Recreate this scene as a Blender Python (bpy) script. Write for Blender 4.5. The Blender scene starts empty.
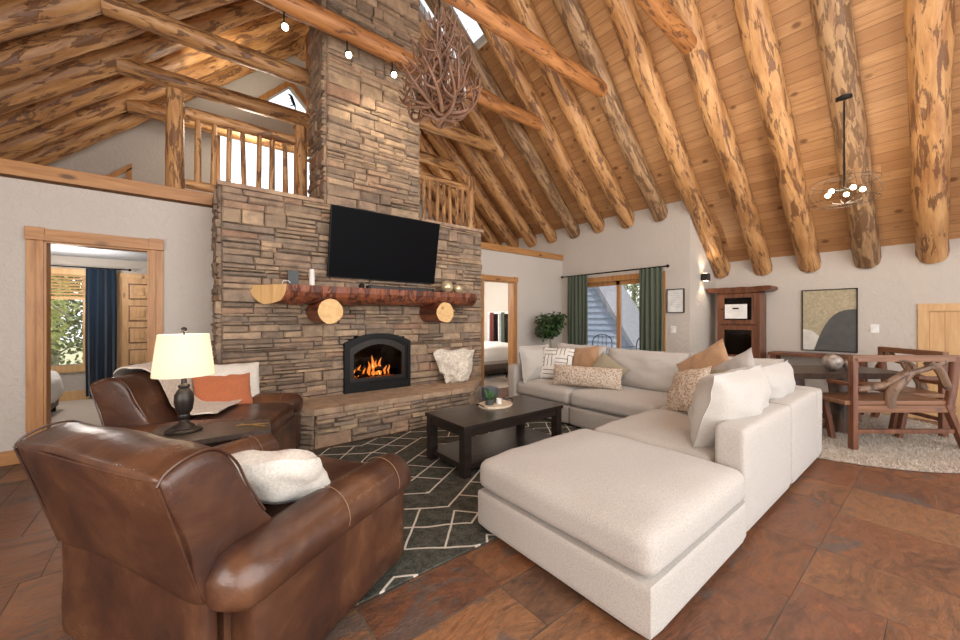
import bpy, bmesh, math, random
from mathutils import Vector, Matrix, Euler, noise
random.seed(7)
PI = math.pi
R = math.radians
S = bpy.context.scene
COL = S.collection

# ------------------------------------------------------------------ camera
CAM_H = 1.35
cd = bpy.data.cameras.new('camera'); cam = bpy.data.objects.new('camera', cd); COL.objects.link(cam)
cam.location = (0, 0, CAM_H); cam.rotation_euler = (R(90), 0, -math.asin(.6247))
cd.sensor_width = 36; cd.sensor_fit = 'HORIZONTAL'; cd.lens = 375/960*36
cd.shift_y = -2/960; cd.clip_start = .05; cd.clip_end = 200
S.camera = cam
# ------------------------------------------------------------------ world, exposure, big lights
S.view_settings.view_transform = 'Standard'; S.view_settings.look = 'None'
S.view_settings.gamma = 1; S.view_settings.use_curve_mapping = False
S.view_settings.exposure = 0.35
w = bpy.data.worlds.new('sky'); S.world = w; w.use_nodes = True
wn = w.node_tree.nodes; wl = w.node_tree.links
bg = wn['Background']
tc = wn.new('ShaderNodeTexCoord'); sp = wn.new('ShaderNodeSeparateXYZ'); cr = wn.new('ShaderNodeValToRGB')
wl.new(tc.outputs['Generated'], sp.inputs[0]); wl.new(sp.outputs['Z'], cr.inputs[0]); wl.new(cr.outputs[0], bg.inputs[0])
cr.color_ramp.elements[0].color = (.95, .96, 1, 1); cr.color_ramp.elements[0].position = 0.0
cr.color_ramp.elements[1].color = (.80, .90, 1, 1); cr.color_ramp.elements[1].position = .8
bg.inputs[1].default_value = 1.5

def area(name, loc, rot, sx, sy, power, col=(1, 1, 1)):
    l = bpy.data.lights.new(name, 'AREA'); l.shape = 'RECTANGLE'; l.size = sx; l.size_y = sy
    l.energy = power; l.color = col
    o = bpy.data.objects.new(name, l); COL.objects.link(o); o.location = loc; o.rotation_euler = rot
    return o
def point(name, loc, power, col=(1, .8, .6), r=.05, parent=None):
    l = bpy.data.lights.new(name, 'POINT'); l.energy = power; l.color = col; l.shadow_soft_size = r
    o = bpy.data.objects.new(name, l); COL.objects.link(o); o.location = loc
    if parent: o.parent = parent
    return o
def spot(name, loc, target, power, col, ang=70, r=.04, parent=None, blend=.6):
    l = bpy.data.lights.new(name, 'SPOT'); l.energy = power; l.color = col; l.shadow_soft_size = r
    l.spot_size = R(ang); l.spot_blend = blend
    o = bpy.data.objects.new(name, l); COL.objects.link(o); o.location = loc
    o.rotation_euler = (Vector(target)-Vector(loc)).to_track_quat('-Z', 'Y').to_euler()
    return o
sun = bpy.data.lights.new('sun', 'SUN'); sun.energy = 4; sun.angle = R(2); sun.color = (1, .95, .86)
so = bpy.data.objects.new('sun', sun); COL.objects.link(so); so.location = (0, -5, 20)
so.rotation_euler = Vector((.26, .30, -.92)).to_track_quat('-Z', 'Y').to_euler()
# daylight of the window front behind the camera
area('daylight_south', (1.0, -2.6, 2.4), (R(80), 0, 0), 7, 4, 190, (1, .97, .93))
area('daylight_west', (-3.0, -.2, 1.9), (R(90), 0, R(-90)), 3.6, 2.4, 120, (1, .96, .92))
area('light_down', (2.8, 1.8, 4.4), (0, 0, 0), 4, 3, 34, (1, .93, .84))  # soft overhead fill added without a fixture, not window daylight
area('light_up', (2.8, 2.0, 3.0), (R(180), 0, 0), 5, 4, 70, (1, .86, .68))  # area light aimed up at the roof, apart from the window front

# ------------------------------------------------------------------ node helpers
class NB:
    def __init__(s, name, rough=.6, metal=0, spec=.5):
        s.m = bpy.data.materials.new(name); s.m.use_nodes = True
        s.t = s.m.node_tree; s.b = s.t.nodes['Principled BSDF']
        s.b.inputs['Roughness'].default_value = rough; s.b.inputs['Metallic'].default_value = metal
        s.b.inputs['Specular IOR Level'].default_value = spec
    def n(s, k, **kw):
        nd = s.t.nodes.new('ShaderNode'+k)
        for a, v in kw.items(): setattr(nd, a, v)
        return nd
    def l(s, a, b): s.t.links.new(a, b)
    def put(s, sock, v):
        if hasattr(v, 'is_linked') or hasattr(v, 'links'): s.l(v, sock)
        else: sock.default_value = v
    def coord(s, kind='Object', scale=(1, 1, 1), rnd=False, rot=(0, 0, 0)):
        c = s.n('TexCoord').outputs[kind]
        mp = s.n('Mapping'); s.l(c, mp.inputs[0]); mp.inputs['Scale'].default_value = scale
        mp.inputs['Rotation'].default_value = rot
        if rnd:
            oi = s.n('ObjectInfo'); ml = s.n('VectorMath', operation='SCALE')
            cb = s.n('CombineXYZ'); 
            for i in range(3): s.l(oi.outputs['Random'], cb.inputs[i])
            s.l(cb.outputs[0], ml.inputs[0]); ml.inputs['Scale'].default_value = 37.0
            s.l(ml.outputs[0], mp.inputs['Location'])
        return mp.outputs[0]
    def noise(s, v, scale, detail=4, rough=.55, dist=0):
        t = s.n('TexNoise'); s.l(v, t.inputs['Vector']); t.inputs['Scale'].default_value = scale
        t.inputs['Detail'].default_value = detail; t.inputs['Roughness'].default_value = rough
        t.inputs['Distortion'].default_value = dist
        return t.outputs['Fac']
    def ramp(s, f, stops, interp='LINEAR'):
        r = s.n('ValToRGB'); s.l(f, r.inputs[0]); e = r.color_ramp.elements; r.color_ramp.interpolation = interp
        while len(e) < len(stops): e.new(.5)
        for i, (p, c) in enumerate(stops):
            e[i].position = p; e[i].color = (*c, 1) if len(c) == 3 else c
        return r.outputs[0]
    def mix(s, f, a, b, mode='MIX'):
        m = s.n('MixRGB', blend_type=mode); s.put(m.inputs[0], f)
        for i, v in ((1, a), (2, b)):
            if isinstance(v, tuple): m.inputs[i].default_value = (*v, 1)
            else: s.l(v, m.inputs[i])
        return m.outputs[0]
    def math(s, op, a, b=0.0, c=0.0):
        m = s.n('Math', operation=op)
        s.put(m.inputs[0], a); s.put(m.inputs[1], b); s.put(m.inputs[2], c)
        return m.outputs[0]
    def bump(s, h, strength=.3, dist=.01):
        b = s.n('Bump'); s.l(h, b.inputs['Height']); b.inputs['Strength'].default_value = strength
        b.inputs['Distance'].default_value = dist; s.l(b.outputs[0], s.b.inputs['Normal'])
    def col(s, c):
        if isinstance(c, tuple): s.b.inputs['Base Color'].default_value = (*c, 1)
        else: s.l(c, s.b.inputs['Base Color'])
        return s

def plain(name, c, rough=.6, metal=0, spec=.5, bump=0, bscale=60, var=.12):
    b = NB(name, rough, metal, spec); v = b.coord()
    f = b.noise(v, bscale/6, 3)
    dark = tuple(x*(1-var) for x in c); light = tuple(min(1, x*(1+var)) for x in c)
    b.col(b.ramp(f, [(.3, dark), (.7, light)]))
    if bump: b.bump(b.noise(v, bscale, 3), bump, .01)
    return b.m
def emis(name, c, strength, base=(0.02, .02, .02)):
    b = NB(name, .5); b.col(base); b.b.inputs['Emission Color'].default_value = (*c, 1)
    b.b.inputs['Emission Strength'].default_value = strength
    return b.m
def fabric(name, c, weave=240, bump=.35, var=.14, rnd=False):
    b = NB(name, .92, 0, .15); v = b.coord(rnd=rnd)
    f = b.noise(v, weave, 2, .7); g = b.noise(v, 3, 3)
    dark = tuple(x*(1-var) for x in c); light = tuple(min(1, x*(1+var*.7)) for x in c)
    c1 = b.ramp(f, [(.35, dark), (.65, light)])
    b.col(b.mix(b.math('MULTIPLY', g, .25), c1, tuple(x*.85 for x in c)))
    b.b.inputs['Sheen Weight'].default_value = .2
    b.bump(f, bump, .004)
    return b.m
def wood(name, c1, c2, rough=.45, scale=1, knots=True, axis=2, rnd=True, grain=.35):
    b = NB(name, rough); sc = [7*scale]*3; sc[axis] = .7*scale
    v = b.coord(scale=tuple(sc), rnd=rnd)
    f = b.noise(v, 3, 6, .62, .6)
    c = b.ramp(f, [(.3, c2), (.62, c1)])
    if knots:
        sk = [4*scale]*3; sk[axis] = 1.6*scale
        vk = b.coord(scale=tuple(sk), rnd=rnd)
        vo = b.n('TexVoronoi'); b.l(vk, vo.inputs['Vector']); vo.inputs['Scale'].default_value = 1.0
        k = b.ramp(vo.outputs['Distance'], [(.06, (1, 1, 1)), (.13, (0, 0, 0))])
        c = b.mix(k, c, tuple(x*.4 for x in c2))
    b.col(c); b.bump(f, grain, .006)
    return b.m
def log_mat(name, c1, c2, dark, patch=.56, rough=.42):
    b = NB(name, rough)
    v = b.coord(scale=(5, 5, .8), rnd=True); f = b.noise(v, 2.5, 6, .6, .5)
    c = b.ramp(f, [(.32, c2), (.62, c1)])
    v2 = b.coord(scale=(5.2, 5.2, 1.05), rnd=True); p = b.noise(v2, 2.6, 6, .68, .7)
    pr = b.ramp(p, [(patch, (0, 0, 0)), (patch+.045, (1, 1, 1))])
    c = b.mix(b.math('MULTIPLY', pr, .85), c, dark)
    v3 = b.coord(scale=(16, 16, .6), rnd=True); q = b.noise(v3, 2, 4, .6, .8)
    qr = b.ramp(q, [(.6, (0, 0, 0)), (.68, (1, 1, 1))])
    c = b.mix(b.math('MULTIPLY', qr, .6), c, tuple(x*1.1 for x in dark))
    b.col(c)
    h = b.math('SUBTRACT', f, b.math('MULTIPLY', pr, .5))
    b.bump(h, .6, .02)
    return b.m

M = {}
M['log'] = log_mat('peeled_log', (.58, .32, .13), (.34, .15, .05), (.14, .058, .025), .525)
M['log_red'] = log_mat('varnished_log', (.44, .19, .06), (.27, .10, .03), (.10, .035, .012), .55)
M['log_grey'] = log_mat('bark_log', (.42, .26, .13), (.28, .15, .07), (.13, .065, .03), .49)
M['trim'] = wood('honey_pine_trim', (.50, .245, .085), (.34, .145, .042), .4)
M['trimx'] = wood('honey_pine_board', (.50, .245, .085), (.34, .145, .042), .4, axis=0)
M['door'] = wood('knotty_pine_door', (.60, .36, .17), (.44, .23, .09), .45)
M['traywood'] = wood('bleached_wood', (.66, .54, .40), (.52, .41, .29), .5)
M['palewood'] = wood('pale_pine', (.66, .42, .20), (.54, .31, .13), .5)
M['sawn'] = wood('sawn_end', (.78, .50, .22), (.62, .36, .14), .6, scale=.8)
M['darkwood'] = wood('dark_brown_wood', (.065, .04, .028), (.03, .018, .013), .42, knots=False)
M['blackwood'] = wood('black_stained_wood', (.030, .021, .017), (.012, .009, .008), .28, knots=False, axis=0)
M['redwood'] = wood('reddish_brown_wood', (.20, .075, .035), (.085, .03, .015), .42)
M['redwoodx'] = wood('reddish_brown_plank', (.25, .115, .055), (.13, .055, .027), .42, axis=0)
M['stump'] = log_mat('dark_stump', (.10, .055, .035), (.055, .03, .02), (.02, .012, .01))
M['branch'] = log_mat('grey_branch', (.24, .14, .085), (.13, .075, .045), (.05, .03, .02), .58)
M['bark'] = log_mat('red_bark', (.30, .09, .035), (.15, .04, .018), (.06, .018, .01), .5)
M['black'] = plain('black_metal', (.006, .006, .006), .5, 0, .25)
M['iron'] = plain('bronze_metal', (.035, .028, .024), .35, .5)
M['tv'] = NB('tv_screen', .4, 0, .04).col((.004, .004, .005)).m
M['white'] = plain('white_plastic', (.8, .79, .76), .4)
M['brass'] = plain('brass', (.55, .38, .16), .3, .9)
M['silver'] = plain('mercury_glass', (.36, .31, .27), .35, .45, bump=.5, var=.6, bscale=90)
M['gold'] = plain('pale_gold_glass', (.72, .60, .38), .2, .6, var=.3)

def wall_mat(name, c):
    b = NB(name, .9, 0, .2); v = b.coord()
    f = b.noise(v, 16, 5, .6, .6); g = b.noise(v, 1.2, 2)
    b.col(b.ramp(g, [(.3, tuple(x*.96 for x in c)), (.7, c)]))
    b.bump(b.ramp(f, [(.42, (0, 0, 0)), (.58, (1, 1, 1))]), .32, .012)
    return b.m
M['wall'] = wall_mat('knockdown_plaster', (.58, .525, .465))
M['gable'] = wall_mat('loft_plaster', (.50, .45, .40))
M['bedwall'] = wall_mat('bedroom_plaster', (.60, .58, .56))
M['bedceil'] = wall_mat('bedroom_ceiling', (.52, .54, .58))

def planks():
    b = NB('tongue_and_groove_pine', .5)
    o = b.n('TexCoord').outputs['Object']; s = b.n('SeparateXYZ'); b.l(o, s.inputs[0])
    u = b.math('DIVIDE', s.outputs['X'], .737*.135)
    idx = b.math('FLOOR', u); fr = b.math('FRACT', u)
    wn_ = b.n('TexWhiteNoise', noise_dimensions='1D'); b.l(idx, wn_.inputs['W'])
    yy = b.math('ADD', b.math('DIVIDE', s.outputs['Y'], 2.6), b.math('MULTIPLY', wn_.outputs['Value'], 9))
    cb = b.n('CombineXYZ'); b.l(idx, cb.inputs[0]); b.l(b.math('FLOOR', yy), cb.inputs[1])
    w2 = b.n('TexWhiteNoise', noise_dimensions='2D'); b.l(cb.outputs[0], w2.inputs['Vector'])
    cb2 = b.n('CombineXYZ'); b.l(b.math('MULTIPLY', u, 1.6), cb2.inputs[0])
    b.l(b.math('MULTIPLY', s.outputs['Y'], .9), cb2.inputs[1]); b.l(b.math('MULTIPLY', w2.outputs['Value'], 30), cb2.inputs[2])
    g = b.noise(cb2.outputs[0], 3, 5, .6, .5)
    c = b.ramp(g, [(.3, (.42, .21, .085)), (.7, (.60, .35, .165))])
    c = b.mix(b.math('MULTIPLY', w2.outputs['Value'], .75), c, (.36, .175, .07))
    vo = b.n('TexVoronoi'); cb3 = b.n('CombineXYZ')
    b.l(b.math('MULTIPLY', u, .62), cb3.inputs[0]); b.l(b.math('MULTIPLY', s.outputs['Y'], 3.4), cb3.inputs[1])
    b.l(cb3.outputs[0], vo.inputs['Vector']); vo.inputs['Scale'].default_value = 1
    k = b.ramp(vo.outputs['Distance'], [(.09, (1, 1, 1)), (.19, (0, 0, 0))])
    c = b.mix(b.math('MULTIPLY', k, .8), c, (.13, .045, .015))
    e = b.math('LESS_THAN', fr, .05)
    c = b.mix(b.math('MULTIPLY', e, .65), c, (.12, .05, .02))
    b.col(c); b.bump(b.math('SUBTRACT', 1.0, e), .5, .006)
    return b.m
M['planks'] = planks()

def stone_mat(name, stops):
    b = NB(name, .88, 0, .25)
    g = b.n('NewGeometry').outputs['Random Per Island']
    c = b.ramp(g, stops, 'LINEAR')
    v = b.coord(); f = b.noise(v, 9, 6, .65); f2 = b.noise(v, 38, 4, .7)
    c = b.mix(.55, c, b.ramp(f, [(.28, (.17, .13, .11)), (.5, (.5, .45, .4)), (.75, (.9, .78, .64))]), 'OVERLAY')
    b.col(c); b.bump(b.math('ADD', f, b.math('MULTIPLY', f2, .5)), .75, .02)
    return b.m
M['stone'] = stone_mat('ledgestone', [(0, (.18, .14, .11)), (.2, (.31, .235, .17)), (.38, (.235, .19, .155)), (.55, (.38, .29, .20)), (.72, (.27, .20, .155)), (.88, (.44, .335, .235)), (1, (.30, .19, .135))])
M['cap'] = stone_mat('hearth_cap_stone', [(0, (.33, .24, .17)), (.5, (.42, .31, .22)), (1, (.36, .25, .18))])
M['mortar'] = plain('mortar', (.12, .095, .078), .95)

def tile_mat():
    b = NB('slate_tile', .42, 0, .45)
    g = b.n('NewGeometry').outputs['Random Per Island']
    base = b.ramp(g, [(0, (.17, .080, .042)), (.2, (.22, .115, .06)), (.4, (.145, .072, .045)), (.55, (.25, .14, .075)), (.7, (.13, .082, .06)), (.85, (.19, .085, .045)), (1, (.11, .095, .09))])
    o = b.n('TexCoord').outputs['Object']; add = b.n('VectorMath', operation='ADD'); cb = b.n('CombineXYZ')
    for i in range(3): b.l(b.math('MULTIPLY', g, 40+7*i), cb.inputs[i])
    b.l(o, add.inputs[0]); b.l(cb.outputs[0], add.inputs[1])
    mp = b.n('Mapping'); b.l(add.outputs[0], mp.inputs[0]); mp.inputs['Scale'].default_value = (1.0, 2.0, 1); mp.inputs['Rotation'].default_value = (0, 0, .35)
    f = b.noise(mp.outputs[0], 2.6, 12, .74, .9); f2 = b.noise(mp.outputs[0], 17, 6, .75, .3)
    c = b.mix(.9, base, b.ramp(f, [(.30, (.14, .13, .14)), (.42, (.36, .31, .29)), (.52, (.58, .47, .38)), (.60, (.46, .34, .27)), (.72, (.95, .68, .42))]), 'OVERLAY')
    c = b.mix(.55, c, b.ramp(f2, [(.32, (.22, .20, .19)), (.5, (.5, .5, .5)), (.68, (.80, .72, .62))]), 'OVERLAY')
    p = b.noise(mp.outputs[0], 1.3, 8, .7, .5)
    c = b.mix(b.ramp(p, [(.55, (0, 0, 0)), (.60, (.7, .7, .7))]), c, b.ramp(f2, [(.3, (.055, .045, .042)), (.7, (.13, .11, .095))]))
    b.col(c); b.l(b.ramp(f2, [(.3, (.30, .30, .30)), (.7, (.58, .58, .58))]), b.b.inputs['Roughness'])
    b.bump(b.math('ADD', b.math('MULTIPLY', f, 1.5), b.math('MULTIPLY', f2, .4)), .55, .015)
    return b.m
M['tile'] = tile_mat()
M['grout'] = plain('grout', (.105, .07, .048), .9, var=.35, bscale=40)
M['carpet'] = fabric('bedroom_carpet', (.55, .46, .38), 120, .5)
M['deck'] = plain('deck_boards', (.28, .29, .31), .8)

M['sofa'] = fabric('oatmeal_sofa_fabric', (.48, .435, .39), 150, .5, .17)
M['pillow_big'] = fabric('oatmeal_cushion_fabric', (.50, .46, .415), 170, .45, .12)
M['tan'] = fabric('tan_suede', (.42, .25, .14), 60, .2)
M['olive'] = fabric('olive_linen', (.31, .26, .18), 150, .3)
M['grey'] = fabric('grey_linen', (.46, .42, .39), 150, .3)
M['cream'] = fabric('cream_linen', (.72, .67, .59), 90, .5)
M['orange'] = fabric('burnt_orange_fabric', (.48, .155, .07), 120, .5)
M['throw'] = fabric('cream_knit', (.66, .57, .48), 60, .8, .2)
M['fur'] = fabric('cream_faux_fur', (.74, .66, .55), 40, 1.0, .3)
M['bedding'] = fabric('white_bedding', (.80, .77, .72), 60, .3, .06)
M['navy'] = fabric('navy_curtain', (.010, .022, .042), 160, .3)
M['maroon'] = fabric('dark_red_curtain', (.16, .035, .03), 120, .3)
M['green'] = fabric('green_curtain', (.105, .125, .09), 120, .35)
def speckle():
    b = NB('leopard_speckle_fabric', .9, 0, .15); v = b.coord()
    f = b.noise(v, 62, 2, .5)
    b.col(b.ramp(f, [(.50, (.60, .51, .42)), (.57, (.36, .24, .15))])); b.bump(f, .3, .004); return b.m
M['speckle'] = speckle()
def maze():
    b = NB('white_fabric_black_lines', .9, 0, .15)
    o = b.n('TexCoord').outputs['Object']; s = b.n('SeparateXYZ'); b.l(o, s.inputs[0])
    x, z = s.outputs['X'], s.outputs['Z']
    cell = b.math('ADD', b.math('FLOOR', b.math('MULTIPLY', x, 6)), b.math('FLOOR', b.math('MULTIPLY', z, 6)))
    par = b.math('MODULO', b.math('ADD', cell, 40), 2)
    lx = b.math('LESS_THAN', b.math('FRACT', b.math('MULTIPLY', x, 18)), .15)
    lz = b.math('LESS_THAN', b.math('FRACT', b.math('MULTIPLY', z, 18)), .15)
    b.col(b.mix(b.mix(par, lx, lz), (.72, .68, .62), (.04, .035, .03))); return b.m
M['maze'] = maze()
def leather():
    b = NB('brown_leather', .33, 0, .55); v = b.coord()
    f = b.noise(v, 2.6, 4, .6, .4); g = b.noise(v, 130, 3, .6)
    b.col(b.ramp(f, [(.30, (.028, .012, .009)), (.5, (.068, .027, .015)), (.68, (.135, .058, .028))]))
    b.l(b.ramp(f, [(.3, (.36, .36, .36)), (.7, (.25, .25, .25))]), b.b.inputs['Roughness'])
    big = b.noise(v, 7, 4, .55, .8)
    b.bump(b.math('ADD', b.math('MULTIPLY', g, .10), b.math('MULTIPLY', big, .8)), .30, .02)
    return b.m
M['leather'] = leather()
M['stitch'] = plain('seam_thread', (.30, .17, .09), .6)
def rug():
    b = NB('charcoal_line_rug', .95, 0, .1)
    o = b.n('TexCoord').outputs['Object']; s = b.n('SeparateXYZ'); b.l(o, s.inputs[0])
    x, y = s.outputs['X'], s.outputs['Y']
    wob = b.math('MULTIPLY', b.math('SUBTRACT', b.noise(o, 3, 2), .5), .05)
    tri = b.math('PINGPONG', b.math('ADD', x, wob), .62)
    f = b.math('ADD', b.math('ADD', y, wob), b.math('MULTIPLY', tri, .62))
    l1 = b.math('LESS_THAN', b.math('FRACT', b.math('DIVIDE', f, .27)), .062)
    g = b.math('SUBTRACT', y, b.math('MULTIPLY', tri, 1.15))
    l2 = b.math('LESS_THAN', b.math('FRACT', b.math('DIVIDE', g, .36)), .055)
    cell = b.math('LESS_THAN', b.math('FRACT', b.math('DIVIDE', f, .81)), .667)
    lines = b.math('MAXIMUM', b.math('MULTIPLY', l1, 1.0), b.math('MULTIPLY', l2, cell))
    n = b.noise(o, 90, 3, .7); n2 = b.noise(o, 14, 4, .7)
    c = b.ramp(b.math('ADD', b.math('MULTIPLY', n, .5), b.math('MULTIPLY', n2, .5)), [(.38, (.030, .030, .024)), (.62, (.11, .108, .088))])
    b.col(b.mix(lines, c, (.60, .54, .46)))
    b.bump(b.math('ADD', n, lines), .5, .006); return b.m
M['rug'] = rug()
M['shag'] = fabric('shag_pile', (.50, .42, .34), 30, 1, .3)
def glass(name='clear_glass', tint=(1, 1, 1), rough=0.0):
    b = NB(name); t = b.t
    tr = b.n('BsdfTransparent'); tr.inputs[0].default_value = (*tint, 1)
    gl = b.n('BsdfGlossy'); gl.inputs['Roughness'].default_value = rough
    fr = b.n('Fresnel'); fr.inputs[0].default_value = 1.45; mx = b.n('MixShader')
    b.l(fr.outputs[0], mx.inputs[0]); b.l(tr.outputs[0], mx.inputs[1]); b.l(gl.outputs[0], mx.inputs[2])
    b.l(mx.outputs[0], t.nodes['Material Output'].inputs[0]); return b.m
M['glass'] = glass()
M['smoke'] = glass('smoked_glass', (.35, .3, .28), .05)
def shade_mat():
    b = NB('linen_lampshade', .9); b.col((.85, .80, .70))
    t = b.n('BsdfTranslucent'); t.inputs[0].default_value = (.95, .88, .76, 1)
    mx = b.n('MixShader'); mx.inputs[0].default_value = .55
    b.l(b.b.outputs[0], mx.inputs[1]); b.l(t.outputs[0], mx.inputs[2]); b.l(mx.outputs[0], b.t.nodes['Material Output'].inputs[0])
    return b.m
M['shade'] = shade_mat()
M['bulb'] = emis('glowing_bulb', (1, .82, .55), 14)
M['bulbw'] = emis('downlight_glow', (1, .9, .75), 4)
M['flame'] = emis('flame', (1, .36, .06), 7)
M['flame2'] = emis('flame_core', (1, .62, .2), 14)
M['ember'] = emis('embers', (1, .2, .03), 1.6, (.05, .02, .01))
M['char'] = plain('charred_log', (.09, .06, .045), .9, bump=.8)
M['antler'] = wood('antler', (.16, .07, .036), (.06, .027, .016), .4, knots=False)
M['leaf'] = plain('leaf_green', (.035, .075, .02), .5, var=.4)
M['leaf2'] = plain('succulent_green', (.06, .15, .05), .5, var=.3)
M['tree_leaf'] = plain('outdoor_foliage', (.42, .44, .16), .7, var=.5)
M['tree_dark'] = plain('dark_conifer', (.16, .19, .07), .8, var=.4)
M['twig'] = plain('twig', (.30, .26, .18), .8)
M['siding'] = plain('blue_grey_siding', (.20, .235, .30), .7)
M['shingle'] = plain('grey_roof', (.16, .16, .18), .8)
M['grass'] = plain('outdoor_ground', (.30, .28, .16), .9)
M['ceramic'] = plain('white_ceramic', (.75, .72, .68), .3)
M['slate'] = plain('slate_block', (.05, .055, .055), .5)

# ------------------------------------------------------------------ mesh helpers
def mk(name, bm, m, parent=None, smooth=False, loc=None):
    bmesh.ops.recalc_face_normals(bm, faces=bm.faces)
    me = bpy.data.meshes.new(name); bm.to_mesh(me); bm.free()
    for mm in (m if isinstance(m, (list, tuple)) else [m]): me.materials.append(mm)
    if smooth:
        for p in me.polygons: p.use_smooth = True
        try: me.set_sharp_from_angle(angle=R(48))
        except Exception: pass
    o = bpy.data.objects.new(name, me); COL.objects.link(o)
    if parent: o.parent = parent
    if loc: o.location = loc
    return o
def tag(o, label, cat, group=None, kind=None):
    if label: o['label'] = label
    if cat: o['category'] = cat
    if group: o['group'] = group
    if kind: o['kind'] = kind
    return o
def thing(name, label, cat, loc=(0, 0, 0), rz=0, group=None):
    o = bpy.data.objects.new(name, None); COL.objects.link(o); o.location = loc; o.rotation_euler = (0, 0, rz)
    o.empty_display_size = .1
    return tag(o, label, cat, group)
def struct(name, bm, m, smooth=False):
    o = mk(name, bm, m, None, smooth); o['kind'] = 'structure'; return o
def dup(o, loc, rot=None, label=None, group=None):
    r = o.copy(); COL.objects.link(r); r.location = loc
    if rot is not None: r.rotation_euler = rot
    if label: r['label'] = label
    if group: r['group'] = group
    for ch in list(o.children):
        c = ch.copy(); COL.objects.link(c); c.parent = r
        for g in ch.children:
            d = g.copy(); COL.objects.link(d); d.parent = c
    return r
def box(bm, x0, x1, y0, y1, z0, z1, mi=0, bev=0):
    n0 = len(bm.verts)
    vs = [bm.verts.new((x, y, z)) for z in (z0, z1) for y in (y0, y1) for x in (x0, x1)]
    fs = []
    for q in ((0, 2, 3, 1), (4, 5, 7, 6), (0, 1, 5, 4), (2, 6, 7, 3), (0, 4, 6, 2), (1, 3, 7, 5)):
        f = bm.faces.new([vs[i] for i in q]); f.material_index = mi; fs.append(f)
    if bev:
        es = {e for f in fs for e in f.edges}
        bmesh.ops.bevel(bm, geom=list(es), offset=bev, segments=2, affect='EDGES', profile=.7)
    return vs
def BX(*a, **k):
    bm = bmesh.new(); box(bm, *a, **k); return bm
def obox(bm, c, size, rot, mi=0, bev=0):
    """box of given size about c turned by an euler or a matrix"""
    b2 = bmesh.new(); box(b2, -size[0]/2, size[0]/2, -size[1]/2, size[1]/2, -size[2]/2, size[2]/2, mi, bev)
    m = rot.to_matrix().to_4x4() if isinstance(rot, Euler) else rot.to_4x4()
    b2.transform(Matrix.Translation(c) @ m)
    me = bpy.data.meshes.new('tmp'); b2.to_mesh(me); b2.free(); bm.from_mesh(me); bpy.data.meshes.remove(me)
def tube(bm, pts, rads, n=8, cap=True, mi=0, wob=0):
    pts = [Vector(p) for p in pts]; rings = []
    if not isinstance(rads, (list, tuple)): rads = [rads]*len(pts)
    up = None
    for i, p in enumerate(pts):
        d = (pts[min(i+1, len(pts)-1)]-pts[max(i-1, 0)]).normalized()
        if up is None:
            up = Vector((0, 0, 1)) if abs(d.z) < .9 else Vector((1, 0, 0))
        a = d.cross(up).normalized(); up = a.cross(d).normalized()
        ring = []
        for k in range(n):
            t = 2*PI*k/n; rr = rads[i]
            if wob: rr *= 1+wob*noise.noise(p*2.3+Vector((math.cos(t), math.sin(t), 0))*.9)
            ring.append(bm.verts.new(p+(a*math.cos(t)+up*math.sin(t))*rr))
        rings.append(ring)
    for r0, r1 in zip(rings, rings[1:]):
        for k in range(n):
            f = bm.faces.new((r0[k], r0[(k+1) % n], r1[(k+1) % n], r1[k])); f.material_index = mi
    if cap:
        f = bm.faces.new(rings[0]); f.material_index = mi; f = bm.faces.new(rings[-1][::-1]); f.material_index = mi
def TB(*a, **k):
    bm = bmesh.new(); tube(bm, *a, **k); return bm
def lathe(bm, prof, n=24, c=(0, 0, 0), mi=0, sx=1, sy=1):
    rings = []
    for r, z in prof:
        if r <= 1e-5: rings.append([bm.verts.new((c[0], c[1], c[2]+z))])
        else: rings.append([bm.verts.new((c[0]+r*sx*math.cos(2*PI*k/n), c[1]+r*sy*math.sin(2*PI*k/n), c[2]+z)) for k in range(n)])
    for a, b in zip(rings, rings[1:]):
        for k in range(n):
            k2 = (k+1) % n
            if len(a) == 1 and len(b) == 1: continue
            if len(a) == 1: f = bm.faces.new((a[0], b[k2], b[k]))
            elif len(b) == 1: f = bm.faces.new((a[k], a[k2], b[0]))
            else: f = bm.faces.new((a[k], a[k2], b[k2], b[k]))
            f.material_index = mi
def LA(*a, **k):
    bm = bmesh.new(); lathe(bm, *a, **k); return bm
def sphere(bm, c, r, n=12, mi=0, sz=1):
    lathe(bm, [(r*math.sin(PI*i/n), -r*sz*math.cos(PI*i/n)) for i in range(n+1)], n*2, c, mi)
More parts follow.
